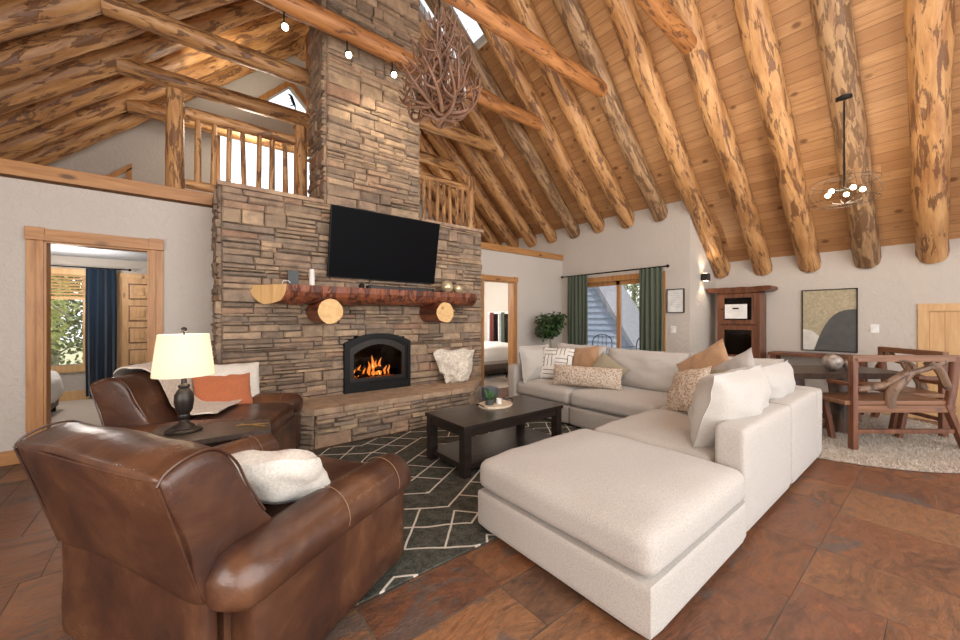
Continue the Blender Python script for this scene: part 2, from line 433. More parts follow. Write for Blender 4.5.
def rbox(sx, sy, sz, r, crown=0, n=12, wr=0, c=(0, 0, 0), seed=0, side=0):
    """dense rounded box, optionally domed on top and creased a little"""
    bm = bmesh.new(); h = Vector((sx/2, sy/2, sz/2)); idx = {}
    def mp(i): 
        t = i/n*2-1; return math.copysign(abs(t)**.62, t)
    def vert(i, j, k):
        if (i, j, k) in idx: return idx[(i, j, k)]
        p = Vector((mp(i)*h.x, mp(j)*h.y, mp(k)*h.z))
        q = Vector([max(-(h[a]-r), min(h[a]-r, p[a])) for a in range(3)])
        d = p-q
        if d.length > 1e-7: p = q+d.normalized()*r
        u, v = p.x/h.x, p.y/h.y
        if crown and p.z > 0: p.z += crown*(1-u**4)*(1-v**4)
        if side:
            g = 1-(p.z/h.z)**2; p.x *= 1+side*g/h.x*(1-v*v); p.y *= 1+side*g/h.y*(1-u*u)
        if wr:
            w_ = noise.noise(Vector((p.x*5+seed, p.y*5, p.z*5)))*wr
            p += Vector((w_*.5*u, w_*.5*v, w_))
        idx[(i, j, k)] = bm.verts.new(p+Vector(c)); return idx[(i, j, k)]
    for a in range(3):
        for s in (0, n):
            for i in range(n):
                for j in range(n):
                    q = []
                    for (di, dj) in ((0, 0), (1, 0), (1, 1), (0, 1)):
                        t = [0, 0, 0]; t[a] = s; t[(a+1) % 3] = i+di; t[(a+2) % 3] = j+dj; q.append(vert(*t))
                    bm.faces.new(q)
    return bm
def pillow(w_, h_, t, flange=.0, wr=.012, seed=0, n=22, pinch=.06, taper=0, foot=True):
    """cushion standing on its lower edge: width x, height z, thickness y"""
    bm = bmesh.new()
    def surf(side):
        g = []
        for i in range(n+1):
            row = []
            for j in range(n+1):
                u, v = i/n*2-1, j/n*2-1
                a = (1-abs(u)**2.6)*(1-abs(v)**2.6)
                y = side*t/2*max(a, 0)**.55
                cx = 1-pinch*(1-abs(v)**2)*abs(u)**3; cz = 1-pinch*(1-abs(u)**2)*abs(v)**3
                x = u*w_/2*cx*(1+taper*v); z = v*h_/2*cz
                p = Vector((x, y, z))
                if wr:
                    q = noise.noise(Vector((u*2.4+seed*3.1, v*2.4+side, seed)))*wr*1.6
                    rad = noise.noise(Vector((math.atan2(v, u)*4+seed, side*2, .3)))*wr*min(1, (u*u+v*v))
                    p.y += (q+rad)*min(1, 3*a)
                    if max(abs(u), abs(v)) > .99:
                        k = noise.noise(Vector((u*2.5+seed, v*2.5, 1.7)))*wr*1.2; p.y += k
                    z2 = noise.noise(Vector((u*2.2, v*2.2, seed+5)))*wr*.8; p.z += z2; p.x += z2*.7
                p.z += h_/2
                row.append(p)
            g.append(row)
        return g
    A, B = surf(-1), surf(1)
    va = [[bm.verts.new(p) for p in r] for r in A]
    vb = [[va[i][j] if i in (0, n) or j in (0, n) else bm.verts.new(B[i][j]) for j in range(n+1)] for i in range(n+1)]
    for i in range(n):
        for j in range(n):
            bm.faces.new((va[i][j], va[i+1][j], va[i+1][j+1], va[i][j+1]))
            bm.faces.new((vb[i][j], vb[i][j+1], vb[i+1][j+1], vb[i+1][j]))
    if flange:
        ring = [(i, 0) for i in range(n)]+[(n, j) for j in range(n)]+[(n-i, n) for i in range(n)]+[(0, n-j) for j in range(n)]
        ctr = Vector((0, 0, h_/2)); outer = []
        for (i, j) in ring:
            p = va[i][j].co; d = p-ctr
            u, v = i/n*2-1, j/n*2-1
            dx = flange*(1 if u > .99 else -1 if u < -.99 else 0); dz = flange*(1 if v > .99 else -1 if v < -.99 else 0)
            k = noise.noise(Vector((u*3+seed, v*3, 3)))*flange*.6
            outer.append(bm.verts.new(p+Vector((dx, k, dz))))
        m = len(ring)
        for k in range(m):
            i, j = ring[k]; i2, j2 = ring[(k+1) % m]
            bm.faces.new((va[i][j], va[i2][j2], outer[(k+1) % m], outer[k]))
    return bm
def catmull(pts, k=6, closed=False):
    pts = [Vector(p) for p in pts]; out = []; n = len(pts)
    rng = range(n) if closed else range(n-1)
    for i in rng:
        if closed: p0, p1, p2, p3 = pts[i-1], pts[i], pts[(i+1) % n], pts[(i+2) % n]
        else: p0, p1, p2, p3 = pts[max(i-1, 0)], pts[i], pts[i+1], pts[min(i+2, n-1)]
        for s in range(k):
            t = s/k
            out.append(.5*((2*p1)+(p2-p0)*t+(2*p0-5*p1+4*p2-p3)*t*t+(3*p1-p0-3*p2+p3)*t**3))
    if not closed: out.append(pts[-1])
    return out
def prism(bm, poly, z0, z1, mi=0):
    a = [bm.verts.new((x, y, z0)) for x, y in poly]; b = [bm.verts.new((x, y, z1)) for x, y in poly]
    n = len(poly)
    for f in ([a[::-1], b]+[[a[i], a[(i+1) % n], b[(i+1) % n], b[i]] for i in range(n)]):
        ff = bm.faces.new(f); ff.material_index = mi
def extr(bm, poly3, vec, mi=0):
    a = [bm.verts.new(p) for p in poly3]; b = [bm.verts.new(Vector(p)+Vector(vec)) for p in poly3]; n = len(a)
    for f in ([a[::-1], b]+[[a[i], a[(i+1) % n], b[(i+1) % n], b[i]] for i in range(n)]):
        ff = bm.faces.new(f); ff.material_index = mi
LOGSEED = [0]
def log_mesh(L, r0, r1, wob=.10, step=.14, n=14, bend=.02, endmat=False, flat=0):
    LOGSEED[0] += 13.7; sd = LOGSEED[0]
    bm = bmesh.new(); k = max(3, int(L/step)); rings = []
    for i in range(k+1):
        s = i/k; z = L*s; r = r0+(r1-r0)*s
        cx = noise.noise(Vector((z*.5, sd, 0)))*bend; cy = noise.noise(Vector((z*.5, sd, 9)))*bend
        ring = []
        for j in range(n):
            t = 2*PI*j/n
            rr = r*(1+wob*noise.noise(Vector((math.cos(t)*1.1+sd, math.sin(t)*1.1, z*1.6))))
            rr *= 1+.05*noise.noise(Vector((math.cos(t)*2.5+sd, math.sin(t)*2.5, z*6)))
            ring.append(bm.verts.new((cx+rr*math.cos(t), cy+rr*math.sin(t), z)))
        rings.append(ring)
    for a, b in zip(rings, rings[1:]):
        for j in range(n): bm.faces.new((a[j], a[(j+1) % n], b[(j+1) % n], b[j]))
    f = bm.faces.new(rings[0][::-1]); g = bm.faces.new(rings[-1])
    if endmat: f.material_index = g.material_index = 1
    return bm
def log(name, p0, p1, r0, r1=None, m='log', parent=None, wob=.10, bend=.02, endmat=False, n=14, step=.14):
    p0, p1 = Vector(p0), Vector(p1); d = p1-p0
    bm = log_mesh(d.length, r0, r1 or r0, wob, step, n, bend, endmat)
    o = mk(name, bm, [M[m], M['sawn']] if endmat else M[m], parent, True)
    o.location = p0; o.rotation_mode = 'QUATERNION'; o.rotation_quaternion = d.to_track_quat('Z', 'Y')
    return o
ORD = ['nearest', 'second', 'third', 'fourth', 'fifth', 'sixth', 'seventh', 'eighth', 'ninth', 'tenth', 'eleventh', 'twelfth', 'thirteenth', 'fourteenth', 'fifteenth', 'sixteenth', 'seventeenth', 'eighteenth']

# ------------------------------------------------------------------ geometry of the house
WY = 5.40            # fireplace wall / loft edge
GY = 9.00            # gable wall
XW, XR, XL = 6.67, 7.75, -3.2
JY = 2.71            # jog in the right-hand wall
Y0 = -2.6
P = .917
def zr(x): return 9.47-P*x
def zl(x): return 5.59+P*x
RX = (9.47-5.59)/(2*P)
DECK = 2.72

# floor: slate tiles on grout
bm = bmesh.new()
box(bm, XL, XR, Y0, WY, -.1, -.002, 1)
rows = []; y = Y0
random.seed(11)
y = .48-.62*5
while y < WY:
    hgt = .62
    x = XL-random.uniform(0, .5)
    if abs(y-.48) < .01: x = 2.60-.62*10
    if abs(y-(.48-.62)) < .01: x = 2.60-.62*10-.28
    while x < XR:
        wd = random.choice([.46, .62, .62, .78])
        parts = [(x, wd, y, hgt)]
        if random.random() < .3: parts = [(x, wd, y, hgt/2), (x, wd, y+hgt/2, hgt/2)]
        for (a, b_, c_, d_) in parts:
            g = .0035
            xa, xb, ya, yb = max(a+g, XL), min(a+b_-g, XR), max(c_+g, Y0), min(c_+d_-g, WY)
            if xb-xa > .03 and yb-ya > .03:
                z = random.uniform(-.001, .0)
                j = lambda: random.uniform(-.003, .003)
                top = [bm.verts.new((px+j(), py+j(), z)) for px, py in ((xa, ya), (xb, ya), (xb, yb), (xa, yb))]
                bot = [bm.verts.new((v.co.x, v.co.y, -.012)) for v in top]
                bm.faces.new(top)
                for i in range(4): bm.faces.new((top[i], bot[i], bot[(i+1) % 4], top[(i+1) % 4]))
        x += wd
    y += hgt
struct('floor', bm, [M['tile'], M['grout']])
struct('floor_bedroom', BX(XL, XW, WY, GY, -.1, .0), M['carpet'])

# roof boards, the right slope with the skylight opening
SKX0, SKX1, SKY0, SKY1 = 2.70, 3.93, 4.56, 5.60
def slope(bm, x0, x1, y0, y1, zf, t=.12):
    a = [(x0, y0, zf(x0)), (x1, y0, zf(x1)), (x1, y1, zf(x1)), (x0, y1, zf(x0))]
    extr(bm, a, (0, 0, t))
CHX0, CHX1 = 1.39, 2.65
bm = bmesh.new()
def right_zone(y0, y1, xe):
    ys = sorted({y0, y1, *[v for v in (SKY0, SKY1, 4.73, 5.42) if y0 < v < y1]})
    for a, b in zip(ys, ys[1:]):
        m = (a+b)/2; cuts = []
        if 4.73 < m < 5.42: cuts.append((RX, CHX1))
        if SKY0 < m < SKY1: cuts.append((SKX0, SKX1))
        x = RX
        for c0, c1 in cuts:
            if c0 > x: slope(bm, x, c0, a, b, zr)
            x = c1
        slope(bm, x, xe, a, b, zr)
right_zone(Y0, JY+.1, XR+.1); right_zone(JY+.1, GY, XW+.1)
struct('ceiling', bm, M['planks'])
bm = bmesh.new()
slope(bm, XL-.1, RX, Y0, 4.73, zl); slope(bm, XL-.1, CHX0, 4.73, 5.42, zl); slope(bm, XL-.1, RX, 5.42, GY, zl)
struct('ceiling.001', bm, M['planks'])
# skylight
sk = thing('skylight', 'white skylight high between the rafters above the antler chandelier', 'skylight', (3.34, 5.08, zr(3.34)))
bm = bmesh.new()
for (a, b, c_, d_) in ((SKX0, SKX0+.03, SKY0, SKY1), (SKX1-.03, SKX1, SKY0, SKY1), (SKX0, SKX1, SKY0, SKY0+.03), (SKX0, SKX1, SKY1-.03, SKY1)):
    extr(bm, [(a, c_, zr(a)), (b, c_, zr(b)), (b, d_, zr(b)), (a, d_, zr(a))], (0, 0, .135))
bm.transform(Matrix.Translation(-sk.location)); mk('skylight_shaft', bm, M['white'], sk)
bm = bmesh.new(); extr(bm, [(SKX0, SKY0, zr(SKX0)+.125), (SKX1, SKY0, zr(SKX1)+.125), (SKX1, SKY1, zr(SKX1)+.125), (SKX0, SKY1, zr(SKX0)+.125)], (0, 0, .01))
bm.transform(Matrix.Translation(-sk.location)); mk('pane', bm, M['glass'], sk)

# strips of wall in a plane Y=const with openings
def strips(bm, y0, y1, xs, tops, holes, z0):
    """xs: break points; tops(x): upper edge; holes: (x0,x1,zlo(x),zhi(x))"""
    for a, b in zip(xs, xs[1:]):
        m = (a+b)/2; hs = sorted([h for h in holes if h[0] <= m <= h[1]], key=lambda h: h[2](m))
        lo = [(lambda x: z0)]; hi = []
        for h in hs: hi.append(h[2]); lo.append(h[3])
        hi.append(tops)
        for l, u in zip(lo, hi):
            if u(m)-l(m) < .002: continue
            extr(bm, [(a, y0, l(a)), (b, y0, l(b)), (b, y0, u(b)), (a, y0, u(a))], (0, y1-y0, 0))
def K(v): return lambda x: v
DL = (-1.01, -.257, 2.085); DR = (4.38, 5.16, 2.06)
bm = bmesh.new()
strips(bm, WY, WY+.12, [XL, DL[0], DL[1], DR[0], DR[1], XW], K(2.64), [(DL[0], DL[1], K(0), K(DL[2])), (DR[0], DR[1], K(0), K(DR[2]))], 0)
struct('wall_fireplace', bm, M['wall'])
# gable wall: windows behind the railing, triangle window, bedroom window and door
GW = [(.62, 1.5), (1.58, 2.46)]
tri_l = lambda x: 5.93+(x-1.40)*1.02; tri_r = lambda x: 5.93+(2.36-x)*1.02
holes = [(a, b, K(3.15), K(5.12)) for a, b in GW]+[(1.40, 1.88, K(5.93), tri_l), (1.88, 2.36, K(5.93), tri_r),
         (-2.3, -1.2, K(.58), K(2.06)), (3.3, 4.3, K(.7), K(2.0)), (-.80, .06, K(0), K(2.05))]
bm = bmesh.new()
strips(bm, GY, GY+.14, sorted([XL, -2.3, -1.2, -.80, .06, .62, 1.40, 1.5, 1.58, 1.88, RX, 2.36, 2.46, 3.3, 4.3, XW+.1]),
       lambda x: min(zl(x), zr(x))+.1, holes, 0)
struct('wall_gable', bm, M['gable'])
bm = bmesh.new()
def xwall(bm, x0, x1, ys, top, hs):
    for a, b in zip(ys, ys[1:]):
        m = (a+b)/2; h = [q for q in hs if q[0] <= m <= q[1]]
        if h:
            if h[0][2] > 0: box(bm, x0, x1, a, b, 0, h[0][2])
            box(bm, x0, x1, a, b, h[0][3], top)
        else: box(bm, x0, x1, a, b, 0, top)
PD = (3.2, 4.92, .02, 2.08)
xwall(bm, XW, XW+.14, [JY-.004, PD[0], PD[1], 7.12, 7.90, GY], zr(XW), [PD, (7.12, 7.90, .62, 1.46)])
struct('wall_window', bm, M['wall'])
bm = bmesh.new()
extr(bm, [(XW+.141, JY-.003, 0), (XR, JY-.003, 0), (XR, JY-.003, zr(XR)), (XW+.141, JY-.003, zr(XW+.141))], (0, .14, 0))
struct('wall_return', bm, M['wall'])
LD = (-.62, .16, 1.44)     # low door in the right-hand wall
bm = bmesh.new(); xwall(bm, XR, XR+.14, [Y0, LD[0], LD[1], JY+.14], zr(XR), [(LD[0], LD[1], 0, LD[2])])
struct('wall_right', bm, M['wall'])
struct('wall_left', BX(XL-.14, XL, Y0, GY, 0, zl(XL)+.02), M['wall'])
struct('wall_partition', BX(2.95, 3.07, WY+.12, GY, 0, 2.40), M['bedwall'])
# loft deck = ceiling of the bedrooms
struct('ceiling_bedroom', BX(XL, XW, WY+.12, GY, 2.36, 2.42), M['bedceil'])
struct('floor_loft', BX(XL, XW, WY+.10, GY, 2.60, DECK), M['carpet'])
# edge boards of the loft, casings, base boards
struct('trim_1', BX(XL, .33, WY-.035, WY+.14, 2.665, 2.80, bev=.006), M['trimx'])
struct('trim_2', BX(3.79, XW+.0, WY-.035, WY+.14, 2.63, 2.75, bev=.006), M['trimx'])
def casing(name, x0, x1, z1, w_, y, parts=True):
    t = bpy.data.objects.new(name, None); COL.objects.link(t); t.location = (0, 0, 0); t['kind'] = 'structure'
    bm = bmesh.new()
    for s, xe in ((-1, x0), (1, x1)):
        a, b = sorted((xe, xe+s*w_))
        box(bm, a, b, y-.022, y, 0, z1, bev=.005)
        c_, d_ = sorted((xe, xe+s*w_*.45)); box(bm, c_, d_, y-.040, y-.018, 0, z1, bev=.008)
        box(bm, *sorted((xe+s*.002, xe-s*.016)), y-.03, y+.13, 0, z1-.016)
    mk('side_casing', bm, M['trim'], t)
    bm = bmesh.new(); box(bm, x0-w_, x1+w_, y-.030, y, z1, z1+w_, bev=.005)
    box(bm, x0-w_*.5, x1+w_*.5, y-.046, y-.02, z1, z1+w_*.5, bev=.008)
    box(bm, x0, x1, y-.01, y+.13, z1-.015, z1)
    for xe in (x0-w_, x1): box(bm, xe-.004, xe+w_+.004, y-.05, y-.005, z1+.002, z1+w_+.006, bev=.006)
    mk('head_casing', bm, M['trimx'], t)
    return t
casing('door_1', DL[0], DL[1], DL[2], .115, WY)
casing('door_2', DR[0], DR[1], DR[2], .095, WY)
bm = bmesh.new(); box(bm, XL, DL[0]-.12, WY-.02, WY, 0, .13, bev=.004); box(bm, DL[1]+.12, .32, WY-.02, WY, 0, .13, bev=.004)
box(bm, DR[1]+.1, XW, WY-.02, WY, 0, .13, bev=.004); struct('baseboard_fireplace', bm, M['trimx'])
bm = bmesh.new(); box(bm, XR-.02, XR, Y0, LD[0]-.1, 0, .13, bev=.004); box(bm, XR-.02, XR, LD[1]+.1, JY, 0, .13, bev=.004); struct('baseboard_right', bm, M['palewood'])
bm = bmesh.new(); box(bm, XW-.02, XW, JY, PD[0], 0, .13, bev=.004); box(bm, XW-.02, XW, PD[1], WY-.02, 0, .13, bev=.004); struct('baseboard_window', bm, M['trim'])
bm = bmesh.new(); box(bm, -1.2, -.88, GY-.02, GY, 0, .15); box(bm, XL, -1.2, GY-.02, GY, 0, .15); struct('baseboard_gable', bm, M['palewood'])

# low pine door in the right wall
t = bpy.data.objects.new('door_3', None); COL.objects.link(t); t['kind'] = 'structure'
bm = bmesh.new()
for a, b, c_, d_ in ((LD[0]-.1, LD[0], 0, LD[2]), (LD[1], LD[1]+.1, 0, LD[2]), (LD[0]-.1, LD[1]+.1, LD[2], LD[2]+.1)): box(bm, XR-.025, XR, a, b, c_, d_, bev=.005)
mk('casing', bm, M['palewood'], t)
bm = bmesh.new(); box(bm, XR+.01, XR+.05, LD[0], LD[1], 0, LD[2])
for i in range(6):
    a = LD[0]+.0+i*.13; box(bm, XR+.0, XR+.012, a+.003, a+.127, 0, LD[2])
mk('door_leaf', bm, M['palewood'], t)
bm = bmesh.new(); sphere(bm, (XR-.03, LD[1]-.07, .8), .025, 8); mk('door_handle', bm, M['brass'], t)

# gable windows of the loft
def yframe(name, poly, y, wd=.06, d=.05, m='trim'):
    """window in a plane Y=const: frame along polygon edges, a pane inside"""
    t = bpy.data.objects.new(name, None); COL.objects.link(t); t['kind'] = 'structure'
    bm = bmesh.new(); n = len(poly)
    cx = sum(p[0] for p in poly)/n; cz = sum(p[1] for p in poly)/n
    inn = [(p[0]+(cx-p[0])*.0, p[1]) for p in poly]
    outp = []
    for i in range(n):
        a, b, c_ = Vector(poly[i-1]), Vector(poly[i]), Vector(poly[(i+1) % n])
        d1, d2 = (b-a).normalized(), (c_-b).normalized(); n1 = Vector((d1.y, -d1.x)); n2 = Vector((d2.y, -d2.x))
        if n1.dot(b-Vector((cx, cz))) < 0: n1, n2 = -n1, -n2
        k = (n1+n2); k = k/(max(.25, k.length_squared/2)); outp.append(b+k*wd)
    for i in range(n):
        j = (i+1) % n
        extr(bm, [(poly[i][0], y-.03, poly[i][1]), (poly[j][0], y-.03, poly[j][1]), (outp[j].x, y-.03, outp[j].y), (outp[i].x, y-.03, outp[i].y)], (0, .03+d, 0))
    mk('window_frame', bm, M[m], t)
    bm = bmesh.new(); extr(bm, [(p[0], y+.05, p[1]) for p in poly], (0, .008, 0)); mk('pane', bm, M['glass'], t)
    return t
for i, (a, b) in enumerate(GW): yframe('window_%d' % (i+1), [(a, 3.15), (b, 3.15), (b, 5.12), (a, 5.12)], GY, .08)
wt = yframe('window_3', [(1.40, 5.93), (2.36, 5.93), (1.88, 6.42)], GY, .10)
# little climbing bear ornament in the triangular window
bm = bmesh.new()
tube(bm, [(1.98, GY-.02, 6.00), (1.93, GY-.02, 6.10), (1.90, GY-.02, 6.20)], [.02, .035, .028], 6)
tube(bm, [(1.90, GY-.02, 6.20), (1.84, GY-.02, 6.23)], [.028, .012], 6)
tube(bm, [(1.93, GY-.02, 6.17), (1.86, GY-.02, 6.14)], .010, 5); tube(bm, [(1.95, GY-.02, 6.03), (1.88, GY-.02, 5.98)], .012, 5)
tube(bm, [(1.98, GY-.02, 6.0), (1.98, GY-.02, 5.935)], .012, 5)
tag(mk('window_ornament', bm, M['black'], None, True), 'small black animal silhouette ornament in the triangular loft window', 'ornament')
# angled casing at the far left of the loft
bm = bmesh.new()
extr(bm, [(-1.35, GY-.03, 3.35), (-.66, GY-.03, 3.97), (-.66, GY-.03, 4.07), (-1.42, GY-.03, 3.40)], (0, .03, 0))
extr(bm, [(-.74, GY-.03, DECK), (-.66, GY-.03, DECK), (-.66, GY-.03, 4.0), (-.74, GY-.03, 3.92)], (0, .03, 0))
struct('trim_3', bm, M['trim'])

# ------------------------------------------------------------------ rafters and tie beams
RY = [.13+.617*k for k in range(-4, 15)]
off = .108
ang = math.atan(P); cs, sn = math.cos(ang), math.sin(ang)
for k, yk in enumerate(RY):
    xe = XR+.05 if yk < JY else XW+.05
    if yk < -1.8: continue
    dz = -off/cs
    x0 = RX-.02
    if abs(yk-5.08) < .15 or abs(yk-4.9) < .1: x0 = CHX1+.05
    kk = k-2
    nm = ('%s log rafter of the right-hand roof slope, counted from the dining table side' % (['first', 'second', 'third', 'fourth', 'fifth', 'sixth', 'seventh', 'eighth', 'ninth', 'tenth', 'eleventh', 'twelfth', 'thirteenth', 'fourteenth', 'fifteenth', 'sixteenth', 'seventeenth'][kk]))
    o = log('log_rafter', (xe, yk, zr(xe)+dz), (x0, yk, zr(x0)+dz), .140+random.uniform(-.006, .010), .158, 'log_grey' if k in (5, 9, 12) else 'log', wob=.13, bend=.035, n=18)
    tag(o, nm, 'rafter', 'log rafters of the right-hand roof slope')
for k, yk in enumerate(RY):
    if yk < 2.4: continue
    x0 = RX-.02
    if abs(yk-5.08) < .15: x0 = CHX0-.05
    n_ = sum(1 for q in RY if q >= 2.4 and q < yk)
    o = log('log_rafter', (XL+.02, yk, zl(XL+.02)-off/cs), (x0, yk, zl(x0)-off/cs), .15+random.uniform(-.008, .012), .14, 'log', wob=.13, bend=.035, n=18)
    tag(o, '%s log rafter of the left-hand roof slope, counted from the room towards the gable' % ORD[n_].replace('nearest', 'first'), 'rafter', 'log rafters of the left-hand roof slope')
log_r = log('ridge_log', (RX, Y0+.2, zr(RX)-.28), (RX, 4.70, zr(RX)-.28), .17, .17, 'log', wob=.08)
tag(log_r, 'long ridge log running at the top of the roof in front of the chimney', 'beam')
log_r = log('ridge_log', (RX, 5.45, zr(RX)-.28), (RX, GY, zr(RX)-.28), .17, .17, 'log', wob=.08)
tag(log_r, 'ridge log behind the chimney over the loft', 'beam')
TZ = 4.74
ties = [(1.98, 'log tie beam nearest the camera, its end at the top right'), (3.215, 'log tie beam just in front of the antler chandelier'),
        (4.45, 'log tie beam carrying the three small spotlights before the chimney'), (5.68, 'log tie beam just behind the chimney, above the loft railing'),
        (6.92, 'lower-looking log tie beam deep in the loft, behind the chimney'), (8.15, 'farthest log tie beam, close to the loft gable wall')]
for yk, lb in ties:
    xa = (TZ-5.59+.30)/P-.05; xb = (9.47-.30-TZ)/P+.10
    o = log('tie_beam', (xb, yk+.0, TZ), (xa, yk, TZ), .104, .118, 'log_red' if yk < 5 else 'log', wob=.12, bend=.03, endmat=False)
    tag(o, lb, 'beam', 'log tie beams under the roof')
# truss post near the gable apex
o = log('truss_post', (RX-.02, 8.15, TZ+.1), (RX-.02, 8.15, zr(RX)-.42), .11, .1, 'log_red'); tag(o, 'short upright log post under the ridge near the gable', 'post')

# ------------------------------------------------------------------ fireplace masonry
def stones(bm, p0, p1, z0, z1, holes=None, band=(.11, .165), L=(.16, .46), dep=(.0, .035), seed=1, top=None):
    """ledgestone courses along a horizontal line p0->p1; outward = right-hand side of the direction"""
    rnd = random.Random(seed)
    p0, p1 = Vector((*p0, 0)), Vector((*p1, 0)); d = (p1-p0); W = d.length; d.normalize(); nrm = Vector((d.y, -d.x, 0))
    def one(u0, u1, a, b):
        if u1-u0 < .02 or b-a < .012: return
        g = .003; u0 += g; u1 -= g; a += g*.8; b -= g*.8
        e = rnd.uniform(*dep)+.022; c_ = min(.010, (b-a)*.25)
        def q(u, z, n_): return bm.verts.new(p0+d*u+nrm*n_+Vector((0, 0, z)))
        jj = lambda s: rnd.uniform(-s, s)
        back = [q(u0, a, -.01), q(u1, a, -.01), q(u1, b, -.01), q(u0, b, -.01)]
        kz = min(.008, (b-a)*.13); mid = [q(u0+jj(.006), a+jj(kz), e*.6), q(u1+jj(.006), a+jj(kz), e*.6), q(u1+jj(.006), b+jj(kz), e*.6), q(u0+jj(.006), b+jj(kz), e*.6)]
        um, zm = (u0+u1)/2+jj((u1-u0)*.25), (a+b)/2+jj((b-a)*.2)
        cu = min(.014, (u1-u0)*.2)
        fr = [q(u0+cu+jj(.008), a+c_+jj(kz), e+jj(.007)), q(u1-cu+jj(.008), a+c_+jj(kz), e+jj(.007)), q(u1-cu+jj(.008), b-c_+jj(kz), e+jj(.007)), q(u0+cu+jj(.008), b-c_+jj(kz), e+jj(.007))]
        ce = q(um, zm, e+.006+jj(.006))
        for i in range(4):
            j = (i+1) % 4
            bm.faces.new((back[i], back[j], mid[j], mid[i])); bm.faces.new((mid[i], mid[j], fr[j], fr[i])); bm.faces.new((fr[i], fr[j], ce))
    z = z0
    while z < z1-.01:
        h = rnd.uniform(*band); h = h if z1-(z+h) > .05 else z1-z
        if holes:
            for zc in (FZ1-.02, FZA-.03):
                if z < zc-.001 < z+h-.001: h = zc-z
        iv = [(0, W)]
        if holes:
            for (h0, h1) in holes(z, z+h):
                nv = []
                for a, b in iv:
                    if h1 <= a or h0 >= b: nv.append((a, b))
                    else:
                        if h0 > a: nv.append((a, h0))
                        if h1 < b: nv.append((h1, b))
                iv = nv
        for a, b in iv:
            u = a
            while u < b-1e-4:
                sl = rnd.uniform(.3, .85); ue = u+sl if b-(u+sl) > .15 else b
                kind = rnd.random(); n_ = 1 if kind < .24 else 2 if kind < .80 else 3
                cuts = [0]+sorted([(i+rnd.uniform(-.18, .18))/n_ for i in range(1, n_)])+[1]
                for c0, c1 in zip(cuts, cuts[1:]):
                    v = u
                    while v < ue-1e-4:
                        w_ = rnd.uniform(*L); ve = v+w_ if ue-(v+w_) > .1 else ue
                        one(v, ve, z+h*c0, z+h*c1); v = ve
                u = ue
        z += h
SX0, SX1, SY = .337, 3.785, 4.73
LEDGE = 2.76
FX0, FX1, FZ1, FZA = 1.58, 2.48, 1.04, 1.15
def fholes(za, zb):
    if za < FZ1-.03: 
        return [(FX0+.04-SX0, FX1-.04-SX0)] if zb <= FZ1 else [(FX0+.05-SX0, FX1-.05-SX0)]
    if za < FZA-.04: return [(FX0+.14-SX0, FX1-.14-SX0)]
    return []
fp = thing('stone_fireplace', 'tall brown ledgestone fireplace with hearth bench and chimney', 'fireplace', (0, 0, 0))
bm = bmesh.new()
for a, b, c_, d_ in ((SX0, FX0+.04, 0, LEDGE-.03), (FX1-.04, SX1, 0, LEDGE-.03), (FX0+.04, FX1-.04, FZA-.03, LEDGE-.03), (FX0+.04, FX1-.04, 0, .40)):
    box(bm, a, b, SY, WY, c_, d_, 1)
stones(bm, (SX0, SY), (SX1, SY), .0, LEDGE-.03, fholes, seed=3)
stones(bm, (SX0, WY), (SX0, SY), .0, LEDGE-.03, seed=4, L=(.12, .34))
stones(bm, (SX1, SY), (SX1, WY), .0, LEDGE-.03, seed=5, L=(.12, .34))
mk('chimney_breast', bm, [M['stone'], M['mortar']], fp)
rnd = random.Random(5)
for xa, xb in ((SX0-.04, CHX0-.04), (CHX1+.04, SX1+.04)):
    bm = bmesh.new(); x = xa
    while x < xb-.01:
        xe = x+rnd.uniform(.3, .5)
        if xb-xe < .15: xe = xb
        box(bm, x, xe-.001, SY-.05, WY-.001, LEDGE-.035, LEDGE+.01, bev=.006); x = xe
    mk('ledge_cap', bm, M['cap'], fp)

bm = bmesh.new(); ZC = 7.9
box(bm, CHX0, CHX1, SY+.01, WY+.0, LEDGE-.03, ZC, 1)
stones(bm, (CHX0, SY), (CHX1, SY), LEDGE-.03, ZC, seed=8)
stones(bm, (CHX0, WY), (CHX0, SY), LEDGE-.03, ZC, seed=9, L=(.12, .34))
stones(bm, (CHX1, SY), (CHX1, WY), LEDGE-.03, ZC, seed=10, L=(.12, .34))
stones(bm, (CHX1, WY), (CHX0, WY), LEDGE+.1, ZC, seed=12)
mk('chimney_shaft', bm, [M['stone'], M['mortar']], fp)
HP = [(.42, SY), (1.08, 4.07), (3.06, 4.07), (3.74, SY)]
bm = bmesh.new(); prism(bm, HP, 0, .35, 1)
for (a, b), sd in zip(zip(HP, HP[1:]), (21, 22, 23)):
    stones(bm, a, b, 0, .352, seed=sd, band=(.10, .14))
mk('hearth_bench', bm, [M['stone'], M['mortar']], fp)
bm = bmesh.new(); rnd = random.Random(9)
x = 1.02
box(bm, 1.06, 1.36, 4.02, SY-.03, .353, .414, bev=.01)
x = 1.364
while x < 3.0:
    xe = min(x+rnd.uniform(.42, .62), 3.06)
    if 3.06-xe < .2: xe = 3.06
    box(bm, x, xe-.004, 4.02+rnd.uniform(-.008, .008), SY-.03, .353, .414, bev=.01); x = xe
prism(bm, [(3.062, 4.02), (3.14, 4.06), (3.80, SY-.03), (3.062, SY-.03)], .353, .414)
prism(bm, [(1.056, 4.02), (1.056, SY-.03), (.37, SY-.03)], .353, .414)
mk('hearth_cap', bm, M['cap'], fp)

